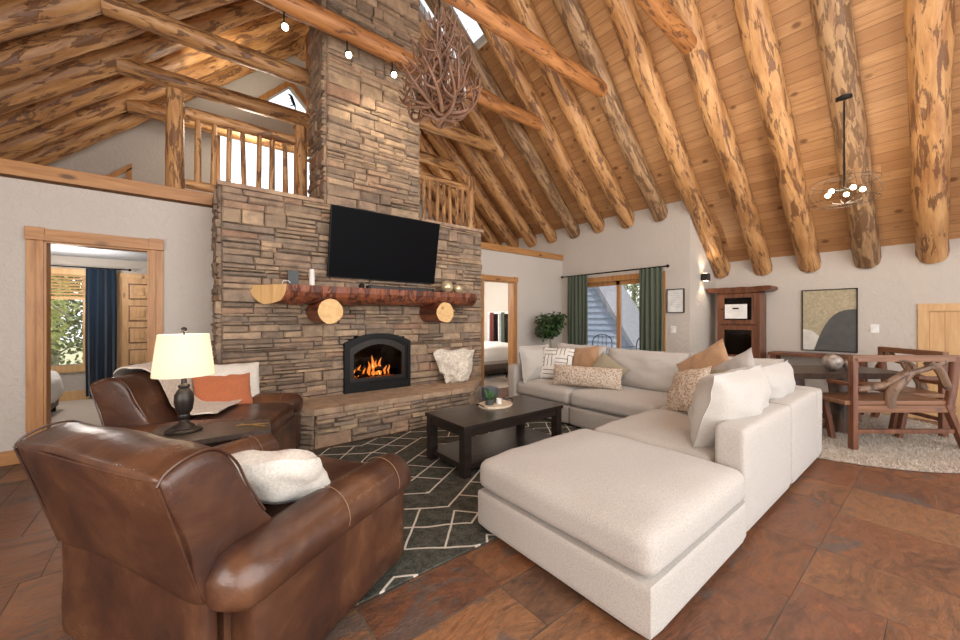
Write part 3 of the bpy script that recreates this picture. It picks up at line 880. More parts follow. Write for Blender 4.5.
# fireplace insert
fi = thing('fireplace_insert', 'black arched gas fireplace insert with burning fire', 'fireplace insert', ((FX0+FX1)/2, SY-.03, .414))
W2 = (FX1-FX0)/2; H1 = FZ1-.414; HA = FZA-.414
def arch(hw, z0, zs, za, n=12):
    p = [(-hw, z0), (-hw, zs)]
    for i in range(1, n): 
        t = -1+2*i/n; p.append((t*hw, zs+(za-zs)*(1-t*t)))
    p += [(hw, zs), (hw, z0)]; return p
def ringprism(bm, A, B, y0, y1, mi=0, close=True):
    n = len(A); va = [[bm.verts.new((p[0], y, p[1])) for p in Q] for Q in (A, B) for y in (y0, y1)]
    rng = range(n) if close else range(n-1)
    for i in rng:
        j = (i+1) % n
        for a, b in ((0, 2), (1, 3), (0, 1), (2, 3)):
            f = bm.faces.new((va[a][i], va[a][j], va[b][j], va[b][i])); f.material_index = mi
bm = bmesh.new()
ringprism(bm, arch(W2, 0, H1, HA), arch(W2-.045, .10, H1-.05, HA-.05), -.07, .0); ringprism(bm, arch(W2-.045, .10, H1-.05, HA-.05), arch(W2-.07, .13, H1-.075, HA-.07), -.055, -.02)
box(bm, -W2+.03, W2-.03, -.06, 0, .02, .105)
mk('frame', bm, M['black'], fi)
bm = bmesh.new()
ringprism(bm, arch(W2-.065, .12, H1-.07, HA-.065), arch(W2-.12, .17, H1-.15, HA-.14), -.045, -.02)
mk('door_rim', bm, M['iron'], fi)
bm = bmesh.new()
a = arch(W2-.115, .165, H1-.145, HA-.135)
extr(bm, [(p[0], -.03, p[1]) for p in a], (0, .004, 0)); mk('glass', bm, M['smoke'], fi)
bm = bmesh.new()    # firebox
x1, z1 = W2-.06, HA-.05
for q in ((-x1, x1, .50, .52, .0, z1), (-x1, -x1+.02, .0, .5, .0, z1), (x1-.02, x1, .0, .5, .0, z1), (-x1, x1, .0, .5, .0, .12), (-x1, x1, .0, .5, z1-.02, z1)): box(bm, *q)
mk('firebox', bm, M['black'], fi)
bm = bmesh.new()
for i, (a, b) in enumerate([((-.26, .22, .17), (.22, .16, .19)), ((-.2, .12, .16), (.27, .26, .17)), ((-.12, .2, .23), (.12, .12, .25)), ((-.25, .1, .2), (-.05, .25, .26))]):
    tube(bm, [Vector(a).lerp(Vector(b), s/5)+Vector((0, 0, .01*math.sin(s*2))) for s in range(6)], [.03, .036, .034, .037, .033, .028], 8)
mk('fire_log', bm, M['char'], fi, True)
bm = bmesh.new(); rnd = random.Random(2)
for i in range(60): sphere(bm, (rnd.uniform(-.28, .28), rnd.uniform(.05, .25), .13+rnd.uniform(0, .025)), rnd.uniform(.008, .018), 3)
mk('embers', bm, M['ember'], fi)['kind'] = 'stuff'
def flame(x, y, z, h, r, m, nm):
    bm = bmesh.new(); pts = []; rr = []
    for i in range(9):
        s = i/8; pts.append((x+math.sin(s*5+x*20)*.022*s, y+.01*math.sin(s*4), z+h*s)); rr.append(max(.001, r*math.sin(PI*(.22+.78*s))**.9*(1-.35*s)))
    tube(bm, pts, rr, 8); mk(nm, bm, M[m], fi, True)
for (x, h, r) in ((-.24, .10, .018), (-.19, .15, .022), (-.13, .11, .018), (-.06, .19, .026), (.0, .27, .032), (.05, .20, .026), (.10, .23, .028), (.17, .12, .02), (.22, .13, .016)):
    flame(x, .14, .17, h, r, 'flame', 'flame')
flame(.0, .13, .17, .16, .018, 'flame2', 'flame'); flame(-.2, .13, .17, .08, .012, 'flame2', 'flame'); flame(.09, .13, .17, .12, .013, 'flame2', 'flame')
point('fire_glow', ((FX0+FX1)/2, SY+.08, .75), 3, (1, .45, .15), .08)

# mantel: half log on two log corbels
mt = thing('mantel_shelf', 'half-log mantel with red bark edge resting on two round log corbels', 'mantel')
MZ = 1.705
bm = bmesh.new(); ns = 26; nc = 12; rings = []
for i in range(ns+1):
    s = i/ns
    ring = []
    for j in range(nc+1):
        t = j/nc*PI; ry = .40*(1-.10*s)*(1+.05*noise.noise(Vector((s*9, 0, 0)))); rz = .205*(1-.12*s)*(1+.14*noise.noise(Vector((s*11, j*.5, 2))))
        yy = SY-.03-ry/2-ry/2*math.cos(t); zz = MZ-rz*math.sin(t)**.8
        xs = .586+(SY-.03-yy)*.70; xe = 3.46-(SY-yy)*.1
        ring.append(bm.verts.new((xs+(xe-xs)*s, yy, zz)))
    rings.append(ring)
for a, b in zip(rings, rings[1:]):
    for j in range(nc): bm.faces.new((a[j], a[j+1], b[j+1], b[j]))
    f = bm.faces.new((a[0], b[0], b[-1], a[-1])); f.material_index = 1
f = bm.faces.new(rings[0]); f.material_index = 2; f = bm.faces.new(rings[-1][::-1]); f.material_index = 2
mk('shelf', bm, [M['bark'], M['redwoodx'], M['sawn']], mt)
for x in (1.285, 2.78):
    o = log('corbel', (x, 4.22, 1.425), (x, SY, 1.425), .135, .135, 'bark', mt, wob=.06, bend=0, endmat=True, n=24); o['label'] = 'round log end with pale sawn face'

# things on the mantel
def on(name, bm, m, label, cat, loc, smooth=True, rz=0, group=None):
    o = mk(name, bm, m, None, smooth, loc); o.rotation_euler = (0, 0, rz); return tag(o, label, cat, group)
on('slate_block', BX(-.055, .055, -.02, .02, 0, .17, bev=.004), M['slate'], 'dark grey upright block on the left part of the mantel', 'ornament', (.98, 4.55, MZ), False)
on('vase', LA([(0, 0), (.033, 0), (.030, .12), (.028, .19), (.022, .2), (0, .2)], 16), M['ceramic'], 'white slim vase standing on the mantel left of the television', 'vase', (1.17, 4.52, MZ))
o = on('bent_wire', TB([(0, 0, 0.005), (.02, 0, .05), (.07, 0, .055), (.09, 0, .03)], .004, 6), M['white'], 'thin bent white wire on the mantel beside the dark block', 'wire', (.86, 4.53, MZ))
for x, r, lb in ((2.98, .090, 'larger pale gold glass ball on the right end of the mantel'), (3.17, .070, 'smaller yellow gold glass ball on the right end of the mantel')):
    bm = bmesh.new(); sphere(bm, (0, 0, r), r, 12); on('glass_ball', bm, M['gold'], lb, 'ball', (x, 4.48, MZ))
# television
tv = thing('television', 'large black flat television tilted down above the mantel', 'television', ((1.38+2.86)/2, 4.57, 2.26))
tv.rotation_euler = (R(10.5), 0, 0)
bm = BX(-.745, .745, -.012, .03, -.425, .425, bev=.006); mk('housing', bm, M['black'], tv)
mk('screen', BX(-.735, .735, -.0155, -.0115, -.413, .417), M['tv'], tv)
mk('wall_bracket', BX(-.2, .2, .03, .11, -.18, .18), M['black'], tv)
sb = thing('soundbar', 'slim dark soundbar lying on the mantel under the television', 'soundbar', (2.28, 4.50, MZ))
mk('body', BX(-.47, .47, -.045, .045, 0.0, .05, bev=.012), M['black'], sb)
mk('grille', BX(-.44, .44, -.048, -.044, .01, .04), M['iron'], sb)
bm = bmesh.new(); sphere(bm, (0, 0, .035), .035, 8); tube(bm, [(0, 0, 0), (0, 0, .01)], .03, 10)
on('webcam', bm, M['black'], 'small round dark gadget on the mantel left of the soundbar', 'gadget', (1.74, 4.50, MZ))
# fluffy cushion on the hearth
o = on('faux_fur_cushion', pillow(.52, .46, .22, 0, .04, 4, pinch=-.06, taper=.30), M['fur'], 'cream faux fur cushion standing on the right end of the hearth', 'cushion', (3.14, 4.44, .425))
o.rotation_euler = (R(-14), 0, R(-8))
# small items at the hearth end
on('storage_box', BX(-.10, .10, -.12, .12, 0, .22, bev=.01), M['siding'], 'blue grey box on the floor at the right end of the hearth', 'box', (3.95, 4.70, 0), False)

# ------------------------------------------------------------------ loft railings
def railing(label, x0, x1, posts, nb, y, z0, stub=None):
    t = thing('loft_railing', label, 'railing', (0, 0, 0), 0, 'log railings of the loft')
    for px in posts: log('post', (px, y, z0), (px, y, 3.93), .088, .082, 'log', t, wob=.08, bend=.01)
    log('top_rail', (x0, y, 3.72), (x1, y, 3.72), .07, .065, 'log', t, wob=.1)
    log('bottom_rail', (x0, y, 2.90), (x1, y, 2.90), .05, .05, 'log', t, wob=.1)
    rnd = random.Random(nb)
    for i in range(nb):
        x = x0+(x1-x0)*(i+.75)/(nb+.5)
        log('baluster', (x+rnd.uniform(-.01, .01), y, 2.9), (x+rnd.uniform(-.015, .015), y, 3.70), rnd.uniform(.028, .036), .028, 'log', t, wob=.15, bend=.02, n=8)
    return t
railing('log railing of the loft left of the chimney', .05, 1.20, (-.04, 1.275), 7, 5.50, 2.78)
railing('log railing of the loft right of the chimney', 2.68, 4.10, (4.17,), 10, 5.50, 2.74)

# ------------------------------------------------------------------ spotlights on the tie beam
spot_root = None
for x, lb in ((.87, 'left'), (1.545, 'middle'), (2.12, 'right')):
    t = thing('spotlight', '%s one of the three small spotlights under the tie beam before the chimney' % lb, 'spotlight', (x, 4.45, TZ-.11), 0, 'spotlights under the tie beam')
    mk('stem', TB([(0, 0, 0), (0, 0, -.12)], .008, 8), M['black'], t)
    bm = TB([(0, 0, -.12), (0, -.02, -.15), (0, -.05, -.19)], [.018, .035, .042], 12); mk('housing', bm, M['black'], t, True)
    bm = bmesh.new(); sphere(bm, (0, -.055, -.195), .034, 8); mk('bulb', bm, M['bulb'], t, True)
spot('beam_uplight', (1.15, 6.75, 5.0), (1.02, 7.86, 6.25), 45, (1, .88, .68), 65)
spot('beam_uplight', (.55, 6.75, 5.0), (.45, 7.9, 5.8), 45, (1, .88, .68), 65)
spot('spot_glow_chimney', (1.9, 4.1, 4.3), (2.1, 4.8, 3.4), 26, (1, .84, .62), 100)
point('loft_glow', (1.0, 7.6, 4.5), 45, (1, .87, .7), .25)
point('loft_glow_right', (4.3, 7.2, 3.9), 14, (1, .84, .62), .25)

# ------------------------------------------------------------------ antler chandelier
ch = thing('antler_chandelier', 'large antler chandelier hanging in front of the chimney', 'chandelier', (2.00, 3.14, 3.80))
mk('chain', TB([(0, 0, .3), (0, 0, .86)], .010, 6), M['iron'], ch)
mk('stem', TB([(0, 0, -.45), (0, 0, .32)], .022, 8), M['antler'], ch)
ACV = [[(.03, 0, -.48), (.15, .03, -.55), (.32, .05, -.52), (.45, .03, -.42), (.53, -.03, -.26)], [(.03, 0, -.46), (.13, .0, -.48), (.26, .04, -.34), (.31, .05, -.14), (.42, .0, .02)], [(.02, 0, -.42), (.09, .02, -.24), (.12, 0, .0), (.07, .03, .26), (.13, .0, .50)], [(.03, 0, -.44), (.16, -.03, -.40), (.24, .0, -.2), (.16, .05, .05), (.24, .1, .26)]]
def antler(seed, L, curve):
    rnd = random.Random(seed); bm = bmesh.new()
    main = catmull(ACV[L], 6)
    n_ = len(main); tube(bm, main, [.027*(1-.75*i/(n_-1))+.003 for i in range(n_)], 7)
    for f in (.25, .38, .5, .6, .7, .8, .9):
        p = main[int(f*(n_-1))]; dr = Vector((rnd.uniform(-.6, 1), rnd.uniform(-1, 1), rnd.uniform(-.1, .9))).normalized(); l = rnd.uniform(.14, .30)
        q = catmull([p, p+dr*l*.5+Vector((.0, 0, .0)), p+dr*l*.75+Vector((-.02, 0, l*.45))], 4)
        tube(bm, q, [.013*(1-.85*i/(len(q)-1))+.0015 for i in range(len(q))], 6)
    return bm
base_ant = [antler(s, L, c_) for s, L, c_ in ((1, 0, 1), (5, 1, 1), (9, 2, 1), (3, 3, 1))]
ant_me = []
for i, b in enumerate(base_ant):
    me = bpy.data.meshes.new('antler'); b.to_mesh(me); b.free(); me.materials.append(M['antler'])
    for p in me.polygons: p.use_smooth = True
    ant_me.append(me)
rnd = random.Random(6)
for tier, (n_, zoff, sc) in enumerate(((12, 0, .86), (9, .0, .86), (7, .06, .92), (7, .10, .85))):
    for i in range(n_):
        o = bpy.data.objects.new('antler', ant_me[(0, 1, 3, 2)[tier]]); COL.objects.link(o); o.parent = ch
        o.location = (0, 0, zoff); o.rotation_euler = (rnd.uniform(-.28, .28), rnd.uniform(-.2, .2), 2*PI*i/n_+tier*.4+rnd.uniform(-.25, .25)); s = sc*rnd.uniform(.88, 1.08); o.scale = (s, s, s*rnd.uniform(.9, 1.05))
for i in range(6):
    a = 2*PI*i/6+.3
    o = mk('candle_light', TB([(0, 0, 0), (0, 0, .07), (0, 0, .10)], [.014, .014, .004], 8), M['ceramic'], ch, True); o.location = (.25*math.cos(a), .25*math.sin(a), -.28)

# ------------------------------------------------------------------ pendant over the dining table
dp = thing('pendant_light', 'wire ring pendant light with small glowing bulbs over the dining table', 'pendant light', (5.83, .735, 3.80))
mk('canopy', LA([(0, .04), (.075, .03), (.07, .0), (.0, -.01)], 20), M['black'], dp, True)
mk('cord', TB([(0, 0, 0), (0, 0, -.98)], .008, 6), M['black'], dp)
bm = bmesh.new()
for zz in (-.92, -1.14):
    tube(bm, [(.29*math.cos(a*PI/16), .29*math.sin(a*PI/16), zz) for a in range(33)], .0022, 5, cap=False)
for i in range(14):
    a = 2*PI*i/14
    q = catmull([(.03*math.cos(a), .03*math.sin(a), -.89), (.22*math.cos(a), .22*math.sin(a), -.90), (.30*math.cos(a), .30*math.sin(a), -1.03), (.22*math.cos(a), .22*math.sin(a), -1.16), (.03*math.cos(a), .03*math.sin(a), -1.17)], 4)
    tube(bm, q, .0015, 4)
mk('wire_cage', bm, M['iron'], dp)
for i in range(5):
    a = 2*PI*i/5
    bm = TB([(0, 0, -1.0), (.14*math.cos(a), .14*math.sin(a), -1.02)], .006, 5); mk('arm', bm, M['black'], dp)
    bm = bmesh.new(); sphere(bm, (.15*math.cos(a), .15*math.sin(a), -1.03), .026, 8); mk('bulb', bm, M['bulb'], dp, True)
point('pendant_glow', (5.83, .735, 2.68), 22, (1, .82, .6), .15)

# ------------------------------------------------------------------ left bedroom seen through the door
bw = bpy.data.objects.new('window_4', None); COL.objects.link(bw); bw['kind'] = 'structure'
bm = bmesh.new()
for q in ((-2.4, -2.3, .46, 2.16), (-1.2, -1.1, .46, 2.16), (-2.3, -1.2, 2.06, 2.16), (-2.3, -1.2, .46, .58), (-2.32, -2.26, .58, 2.06), (-1.26, -1.2, .58, 2.06)):
    box(bm, q[0], q[1], GY-.03, GY+.08, q[2], q[3], bev=.004)
mk('window_frame', bm, M['palewood'], bw)
mk('pane', BX(-2.3, -1.2, GY+.09, GY+.1, .58, 2.06), M['glass'], bw)
bl = thing('window_blind', 'raised pale wooden slat blind on the bedroom window', 'blind', (-1.75, GY-.05, 1.66))
bm = bmesh.new()
for i in range(8): obox(bm, (0, 0, .03+i*.05), (1.06, .045, .006), Euler((R(35), 0, 0)))
mk('slats', bm, M['palewood'], bl); mk('bottom_rail', BX(-.53, .53, -.02, .02, -.01, .02), M['palewood'], bl)
def curtain(name, lb, m, L, H, waves, loc, rz, group=None, amp=.035, rings=True):
    """wavy cloth hanging from z=H to 0, along local x"""
    bm = bmesh.new(); n_ = waves*8; k = 14; g = []
    for i in range(n_+1):
        row = []
        for j in range(k+1):
            u = i/n_; v = j/k
            am = amp*(.55+.45*(1-v))*(1+.3*math.sin(u*9+3*v))
            row.append(bm.verts.new((L*(u-.5)*(1+.05*math.sin(v*3)), am*math.sin(u*waves*2*PI+.5*math.sin(v*2+u*5)), H*v)))
        g.append(row)
    for i in range(n_):
        for j in range(k): bm.faces.new((g[i][j], g[i+1][j], g[i+1][j+1], g[i][j+1]))
    ex = bmesh.ops.extrude_face_region(bm, geom=bm.faces[:])
    vs = [v for v in ex['geom'] if isinstance(v, bmesh.types.BMVert)]
    bmesh.ops.translate(bm, verts=vs, vec=(0, .006, 0))
    o = mk(name, bm, m, None, True, loc); o.rotation_euler = (0, 0, rz); return tag(o, lb, 'curtain', group)
curtain('curtain', 'dark navy floor-length curtain beside the bedroom window', M['navy'], .36, 2.12, 4, (-1.03, GY-.13, .05), 0, amp=.04)
rd = thing('curtain_rod', 'thin black curtain rod over the bedroom window', 'curtain rod', (-1.6, GY-.13, 2.18))
mk('pole', TB([(-.9, 0, 0), (.9, 0, 0)], .010, 8), M['black'], rd); bm = bmesh.new(); sphere(bm, (.92, 0, 0), .022, 6); mk('finial', bm, M['black'], rd)
bd = bpy.data.objects.new('door_4', None); COL.objects.link(bd); bd['kind'] = 'structure'
bm = bmesh.new(); box(bm, -.80, .06, GY-.02, GY+.03, 0, 2.05)
for r_ in range(5):
    for c_ in range(2):
        x0 = -.72+c_*.39; z0 = .12+r_*.385
        box(bm, x0+.035, x0+.285, GY-.045, GY-.02, z0+.035, z0+.275, bev=.012); box(bm, x0+.09, x0+.23, GY-.056, GY-.03, z0+.09, z0+.22, bev=.008)
mk('door_leaf', bm, M['door'], bd)
bm = bmesh.new()
for r_ in range(5):
    for c_ in range(2):
        x0 = -.72+c_*.39; z0 = .12+r_*.385
        for q in ((x0+.015, x0+.305, z0+.015, z0+.034), (x0+.015, x0+.305, z0+.276, z0+.295), (x0+.015, x0+.034, z0+.034, z0+.276), (x0+.286, x0+.305, z0+.034, z0+.276)): box(bm, q[0], q[1], GY-.030, GY-.018, q[2], q[3])
mk('panel_shade_rim', bm, M['redwoodx'], bd)  # darker wood rims paint groove shade so the panels stand out
bm = bmesh.new(); box(bm, -.88, -.80, GY-.035, GY, 0, 2.05, bev=.004); box(bm, .06, .14, GY-.035, GY, 0, 2.05, bev=.004); box(bm, -.88, .14, GY-.035, GY, 2.05, 2.13, bev=.004); mk('casing', bm, M['palewood'], bd)
bm = bmesh.new(); sphere(bm, (-.30, GY-.08, 1.0), .03, 8); mk('door_handle', bm, M['brass'], bd)
def bed(name_lb, x0, x1, y0, y1, h, head=None):
    t = thing('bed', name_lb, 'bed', ((x0+x1)/2, (y0+y1)/2, 0))
    L_, D_ = x1-x0, y1-y0
    mk('bed_base', BX(-L_/2+.05, L_/2-.05, -D_/2+.05, D_/2-.05, .08, .30), M['darkwood'], t)
    bm = bmesh.new()
    for sx in (-1, 1):
        for sy in (-1, 1): box(bm, sx*(L_/2-.1)-.03, sx*(L_/2-.1)+.03, sy*(D_/2-.1)-.03, sy*(D_/2-.1)+.03, 0, .1)
    mk('leg', bm, M['black'], t)
    mk('duvet', rbox(L_, D_, h-.14, .13, .05, 16, .05, (0, 0, .14+(h-.14)/2)), M['bedding'], t, True)
    return t
bed('bed with rumpled cream bedding in the room behind the left door', -3.05, -1.34, 6.7, 8.2, .58)
dl = thing('ceiling_downlight', 'small glowing downlight in the left bedroom ceiling', 'ceiling light', (-.93, 7.6, 2.36))
mk('rim', LA([(.08, 0), (.10, -.008), (.06, -.012)], 20), M['white'], dl); mk('diffuser', LA([(0, -.006), (.065, -.006)], 20), M['bulbw'], dl)
point('bedroom_light', (-1.3, 7.9, 2.0), 42, (1, .93, .86), .2)
point('bedroom_light_right', (4.6, 7.4, 2.1), 130, (1, .93, .86), .25)

# right bedroom
bed('bed with white bedding in the room behind the right door', 4.9, 6.5, 6.45, 8.3, .70)
bn = thing('bench', 'dark bench at the foot of the bed behind the right door', 'bench', (5.25, 6.08, 0))
mk('seat', BX(-.55, .55, -.2, .2, .27, .40, bev=.02), M['darkwood'], bn)
for sx in (-1, 1):
    for sy in (-1, 1): mk('leg', TB([(sx*.47, sy*.15, .28), (sx*.50, sy*.16, 0)], [.02, .012], 8), M['black'], bn)
wb = bpy.data.objects.new('window_5', None); COL.objects.link(wb); wb['kind'] = 'structure'
bm = bmesh.new()
for q in ((7.06, 7.12, .56, 1.52), (7.90, 7.96, .56, 1.52), (7.12, 7.90, .56, .62), (7.12, 7.90, 1.46, 1.52), (7.49, 7.53, .62, 1.46)): box(bm, XW-.03, XW+.1, *q)
mk('window_frame', bm, M['white'], wb); mk('pane', BX(XW+.05, XW+.058, 7.12, 7.90, .62, 1.46), M['glass'], wb)
curtain('curtain', 'narrow dark red curtain on the window of the room behind the right door', M['maroon'], .15, .95, 2, (XW-.08, 7.72, .55), R(90), amp=.02)
curtain('curtain', 'narrow sage curtain on the window of the room behind the right door', M['green'], .13, .95, 2, (XW-.08, 7.28, .55), R(90), amp=.02)

# ------------------------------------------------------------------ sliding door, curtains, outside
sd_ = bpy.data.objects.new('door_5', None); COL.objects.link(sd_); sd_['kind'] = 'structure'
y0, y1, z0, z1 = PD; X = XW
bm = bmesh.new()
box(bm, X-.02, X, y0-.09, y0, 0, z1); box(bm, X-.02, X, y1, y1+.09, 0, z1); box(bm, X-.025, X, y0-.09, y1+.09, z1, z1+.10); mk('casing', bm, M['trim'], sd_)
bm = bmesh.new()
ym = 4.05
for a, b in ((y0, ym+.03), (ym-.03, y1)):
    xo = X+.03 if a == y0 else X+.07
    for q in ((a, a+.07, z0, z1), (b-.07, b, z0, z1)): box(bm, xo, xo+.04, *q)
    box(bm, xo, xo+.04, a, b, z0, z0+.1); box(bm, xo, xo+.04, a, b, z1-.08, z1)
mk('sash', bm, M['trim'], sd_)
bm = bmesh.new(); box(bm, X+.045, X+.05, y0+.07, ym-.04, .12, 2.0); box(bm, X+.085, X+.09, ym+.04, y1-.07, .12, 2.0); mk('pane', bm, M['glass'], sd_)
rd = thing('curtain_rod', 'black curtain rod over the glass sliding door', 'curtain rod', (XW-.12, 4.16, 2.245))
mk('pole', TB([(0, -1.12, 0), (0, 1.12, 0)], .013, 8), M['black'], rd)
for s in (-1, 1):
    bm = bmesh.new(); sphere(bm, (0, s*1.14, 0), .028, 8); mk('finial', bm, M['black'], rd, True)
    mk('bracket', TB([(0, s*.95, 0), (.12, s*.95, 0)], .008, 6), M['black'], rd)
curtain('curtain', 'green curtain at the left side of the sliding door, beside the potted tree', M['green'], .50, 2.20, 6, (XW-.12, 4.89, .04), R(90), 'green curtains of the sliding door', .045)
curtain('curtain', 'green curtain at the right side of the sliding door, beside the framed print', M['green'], .42, 2.20, 5, (XW-.12, 3.31, .04), R(90), 'green curtains of the sliding door', .045)

# outside: terrace, the gabled outbuilding, chairs, trees
struct('floor_terrace', BX(XW+.15, 14, 2.9, 9.3, -.2, -.05), M['deck'])
g_ = mk('lawn', BX(-20, 30, GY+.2, 40, -.6, -.4), M['grass']); g_['kind'] = 'structure'; g_.name = 'floor_lawn'
ob = thing('outbuilding', 'blue grey sided building seen through the left pane of the sliding door', 'building', (11.2, 7.5, -.05))
bm = bmesh.new()
for i in range(16):
    zz = i*.2
    xr_ = 2.1
    # gable end facing -X: boards along Y, clipped by the roof line falling towards -Y
    ylo = -1.2+max(0, (zz-.6))*.62
    extr(bm, [(-.02, ylo, zz), (0.02, ylo+.12, zz+.2), (0.02, 1.9, zz+.2), (-.02, 1.9, zz)], (.02, 0, 0))
    box(bm, .0, 1.5, ylo+.13, 1.9, zz, zz+.2)
mk('wall', bm, M['siding'], ob)
bm = bmesh.new(); extr(bm, [(-.12, -1.5, .3), (-.12, -1.35, .3), (-.12, .75, 3.5), (-.12, .6, 3.5)], (1.7, 0, 0)); mk('roof_edge', bm, M['shingle'], ob)
on('terrace_post', BX(-.06, .06, -.06, .06, 0, 3.0), M['siding'], 'blue grey square post outside the right pane of the sliding door', 'post', (8.3, 4.35, -.05), False)
def metal_chair(lb, loc, rz):
    t = thing('patio_chair', lb, 'chair', loc, rz, 'black metal chairs on the terrace')
    mk('seat', BX(-.22, .22, -.22, .22, .43, .45), M['black'], t)
    bm = bmesh.new()
    tube(bm, catmull([(-.22, .22, .44), (-.24, .28, .8), (-.1, .3, .95), (.1, .3, .95), (.24, .28, .8), (.22, .22, .44)], 4), .012, 6)
    for x in (-.12, 0, .12): tube(bm, [(x, .23, .44), (x*.8, .3, .94)], .007, 5)
    mk('backrest', bm, M['black'], t, True)
    for sx in (-1, 1):
        for sy in (-1, 1): mk('leg', TB([(sx*.2, sy*.2, .44), (sx*.25, sy*.25, 0)], .011, 6), M['black'], t)
        mk('armrest', TB([(sx*.23, .25, .68), (sx*.26, -.18, .68), (sx*.24, -.2, .44)], .010, 6), M['black'], t)
metal_chair('black metal chair on the terrace behind the left pane', (8.5, 5.6, -.05), R(-60))
metal_chair('black metal chair on the terrace behind the right pane', (8.6, 4.75, -.05), R(-110))
def foliage(bm, c, rad, n_, s, rnd, flat=1):
    for _ in range(n_):
        d = Vector((rnd.gauss(0, 1), rnd.gauss(0, 1), rnd.gauss(0, 1))).normalized()*rnd.random()**.35
        p = Vector(c)+Vector((d.x*rad[0], d.y*rad[1], d.z*rad[2]))
        a = Vector((rnd.gauss(0, 1), rnd.gauss(0, 1), rnd.gauss(0, 1))).normalized(); b = a.orthogonal().normalized(); w_ = s*rnd.uniform(.6, 1.3)
        tip = p+a*w_; m = p+a*w_*.5
        v = [bm.verts.new(q) for q in (p, m+b*w_*.28, tip, m-b*w_*.28)]; bm.faces.new(v)
rnd = random.Random(31)
for i, (x, y, h, m_, lb) in enumerate(((-3.6, 12.5, 4.0, 'tree_leaf', 'yellow green leafy tree outside the left bedroom window'), (-3.0, 16.6, 5.0, 'tree_dark', 'dark tree behind the leafy one outside the left bedroom window'), (14.9, 5.2, 5.4, 'tree_leaf', 'pale leafy tree beyond the terrace'), (16.5, 9.2, 6.0, 'tree_dark', 'dark tree far beyond the terrace'))):
    t = thing('tree', lb, 'tree', (x, y, -.4))
    mk('trunk', TB([(0, 0, 0), (.1, 0, h*.45), (.05, .1, h*.9)], [.14, .10, .03], 8), M['twig'], t, True)
    bm = bmesh.new(); foliage(bm, (0, 0, h*.52), (1.7, 1.3, h*.48), 5200, .15, rnd); mk('foliage', bm, M[m_], t)
    bm = bmesh.new()
    for q in range(26):
        a = rnd.uniform(0, 2*PI); z_ = rnd.uniform(.3, h*.8); L_ = rnd.uniform(.7, 1.7)
        tube(bm, catmull([(0, 0, z_), (L_*.5*math.cos(a), L_*.5*math.sin(a), z_+.4), (L_*math.cos(a), L_*math.sin(a), z_+.3), (L_*1.15*math.cos(a+.3), L_*1.15*math.sin(a+.3), z_-.1)], 4), [.02]*13, 4)
    mk('branch', bm, M['twig'], t)

# ------------------------------------------------------------------ things on the right walls
def frame_x(name, lb, cat, X, y0, y1, z0, z1, fw, m, fill):
    t = thing(name, lb, cat, (X, (y0+y1)/2, (z0+z1)/2)); a, b = (y1-y0)/2, (z1-z0)/2
    bm = bmesh.new()
    for q in ((-a, -a+fw, -b, b), (a-fw, a, -b, b), (-a, a, -b, -b+fw), (-a, a, b-fw, b)): box(bm, -.03, 0, *q)
    mk('frame', bm, m, t); fill(t, a-fw, b-fw); return t
def certificate(t, a, b):
    mk('mount', BX(-.012, -.008, -a, a, -b, b), M['white'], t)
    bm = bmesh.new()
    for i in range(8):
        l_ = .05 if i in (0, 7) else .085; box(bm, -.0135, -.012, -l_, l_, b-.07-i*.032, b-.066-i*.032)
    mk('print_lines', bm, M['grey'], t)
frame_x('framed_certificate', 'small black framed white sheet on the wall right of the green curtain', 'picture', XW-.002, 2.79, 3.08, 1.44, 1.85, .012, M['black'], certificate)
PCR, PSAND, PWH = plain('charcoal_paint', (.09, .088, .085), .8), plain('sand_paint', (.42, .36, .24), .9, bscale=200, var=.2), plain('off_white_paint', (.66, .63, .57), .8)
def art(t, a, b):
    mk('canvas', BX(-.012, -.008, -a, a, -b, b), PSAND, t)
    def flat(poly, x, m, nm):
        bm = bmesh.new(); extr(bm, [(x, p[0], p[1]) for p in poly], (.002, 0, 0)); mk(nm, bm, m, t)
    # +y is the left side when looking at the wall
    flat([(a, -b), (a, -.14), (a-.10, -.16), (.10, -.25), (.02, -b)], -.0145, PWH, 'white_patch')
    c_ = [(-a, -b), (-a, .16)]
    for i in range(9):
        s = i/8; c_.append((-a+.02+s*(.45), .165-.02*s-.60*s**3))
    c_ += [(a-.12, -b)]
    flat(c_, -.017, PCR, 'dark_hill_shape')
frame_x('abstract_painting', 'abstract painting of a dark rounded shape on sand ground in a thin black frame', 'picture', XR-.002, .83, 1.46, .84, 1.79, .012, M['black'], art)
def plate(lb, loc, nrm):
    t = thing('light_switch', lb, 'light switch', loc)
    if nrm == 'x': mk('plate', BX(-.008, 0, -.045, .045, -.06, .06, bev=.003), M['white'], t); mk('rocker', BX(-.013, -.008, -.016, .016, -.03, .03), M['white'], t)
plate('white light switch plate between the painting and the low door', (XR, .66, 1.20), 'x')
plate('white light switch plate below the framed sheet', (XW, 2.98, 1.15), 'x')
sc = thing('wall_sconce', 'small dark up-and-down wall sconce above the wooden cabinet', 'wall lamp', (7.14, JY-.004, 2.06))
mk('wall_plate', BX(-.04, .04, -.02, 0, -.05, .05), M['black'], sc); mk('housing', BX(-.06, .06, -.12, -.02, -.06, .06, bev=.006), M['iron'], sc)
for s in (1, -1): mk('bulb', BX(-.03, .03, -.09, -.04, *sorted((s*.061, s*.066))), M['bulb'], sc)
spot('sconce_up', (7.14, JY-.09, 2.14), (7.14, JY-.02, 3), 5, (1, .8, .55), 110); spot('sconce_down', (7.14, JY-.09, 1.98), (7.14, JY-.02, 1), 5, (1, .8, .55), 110)

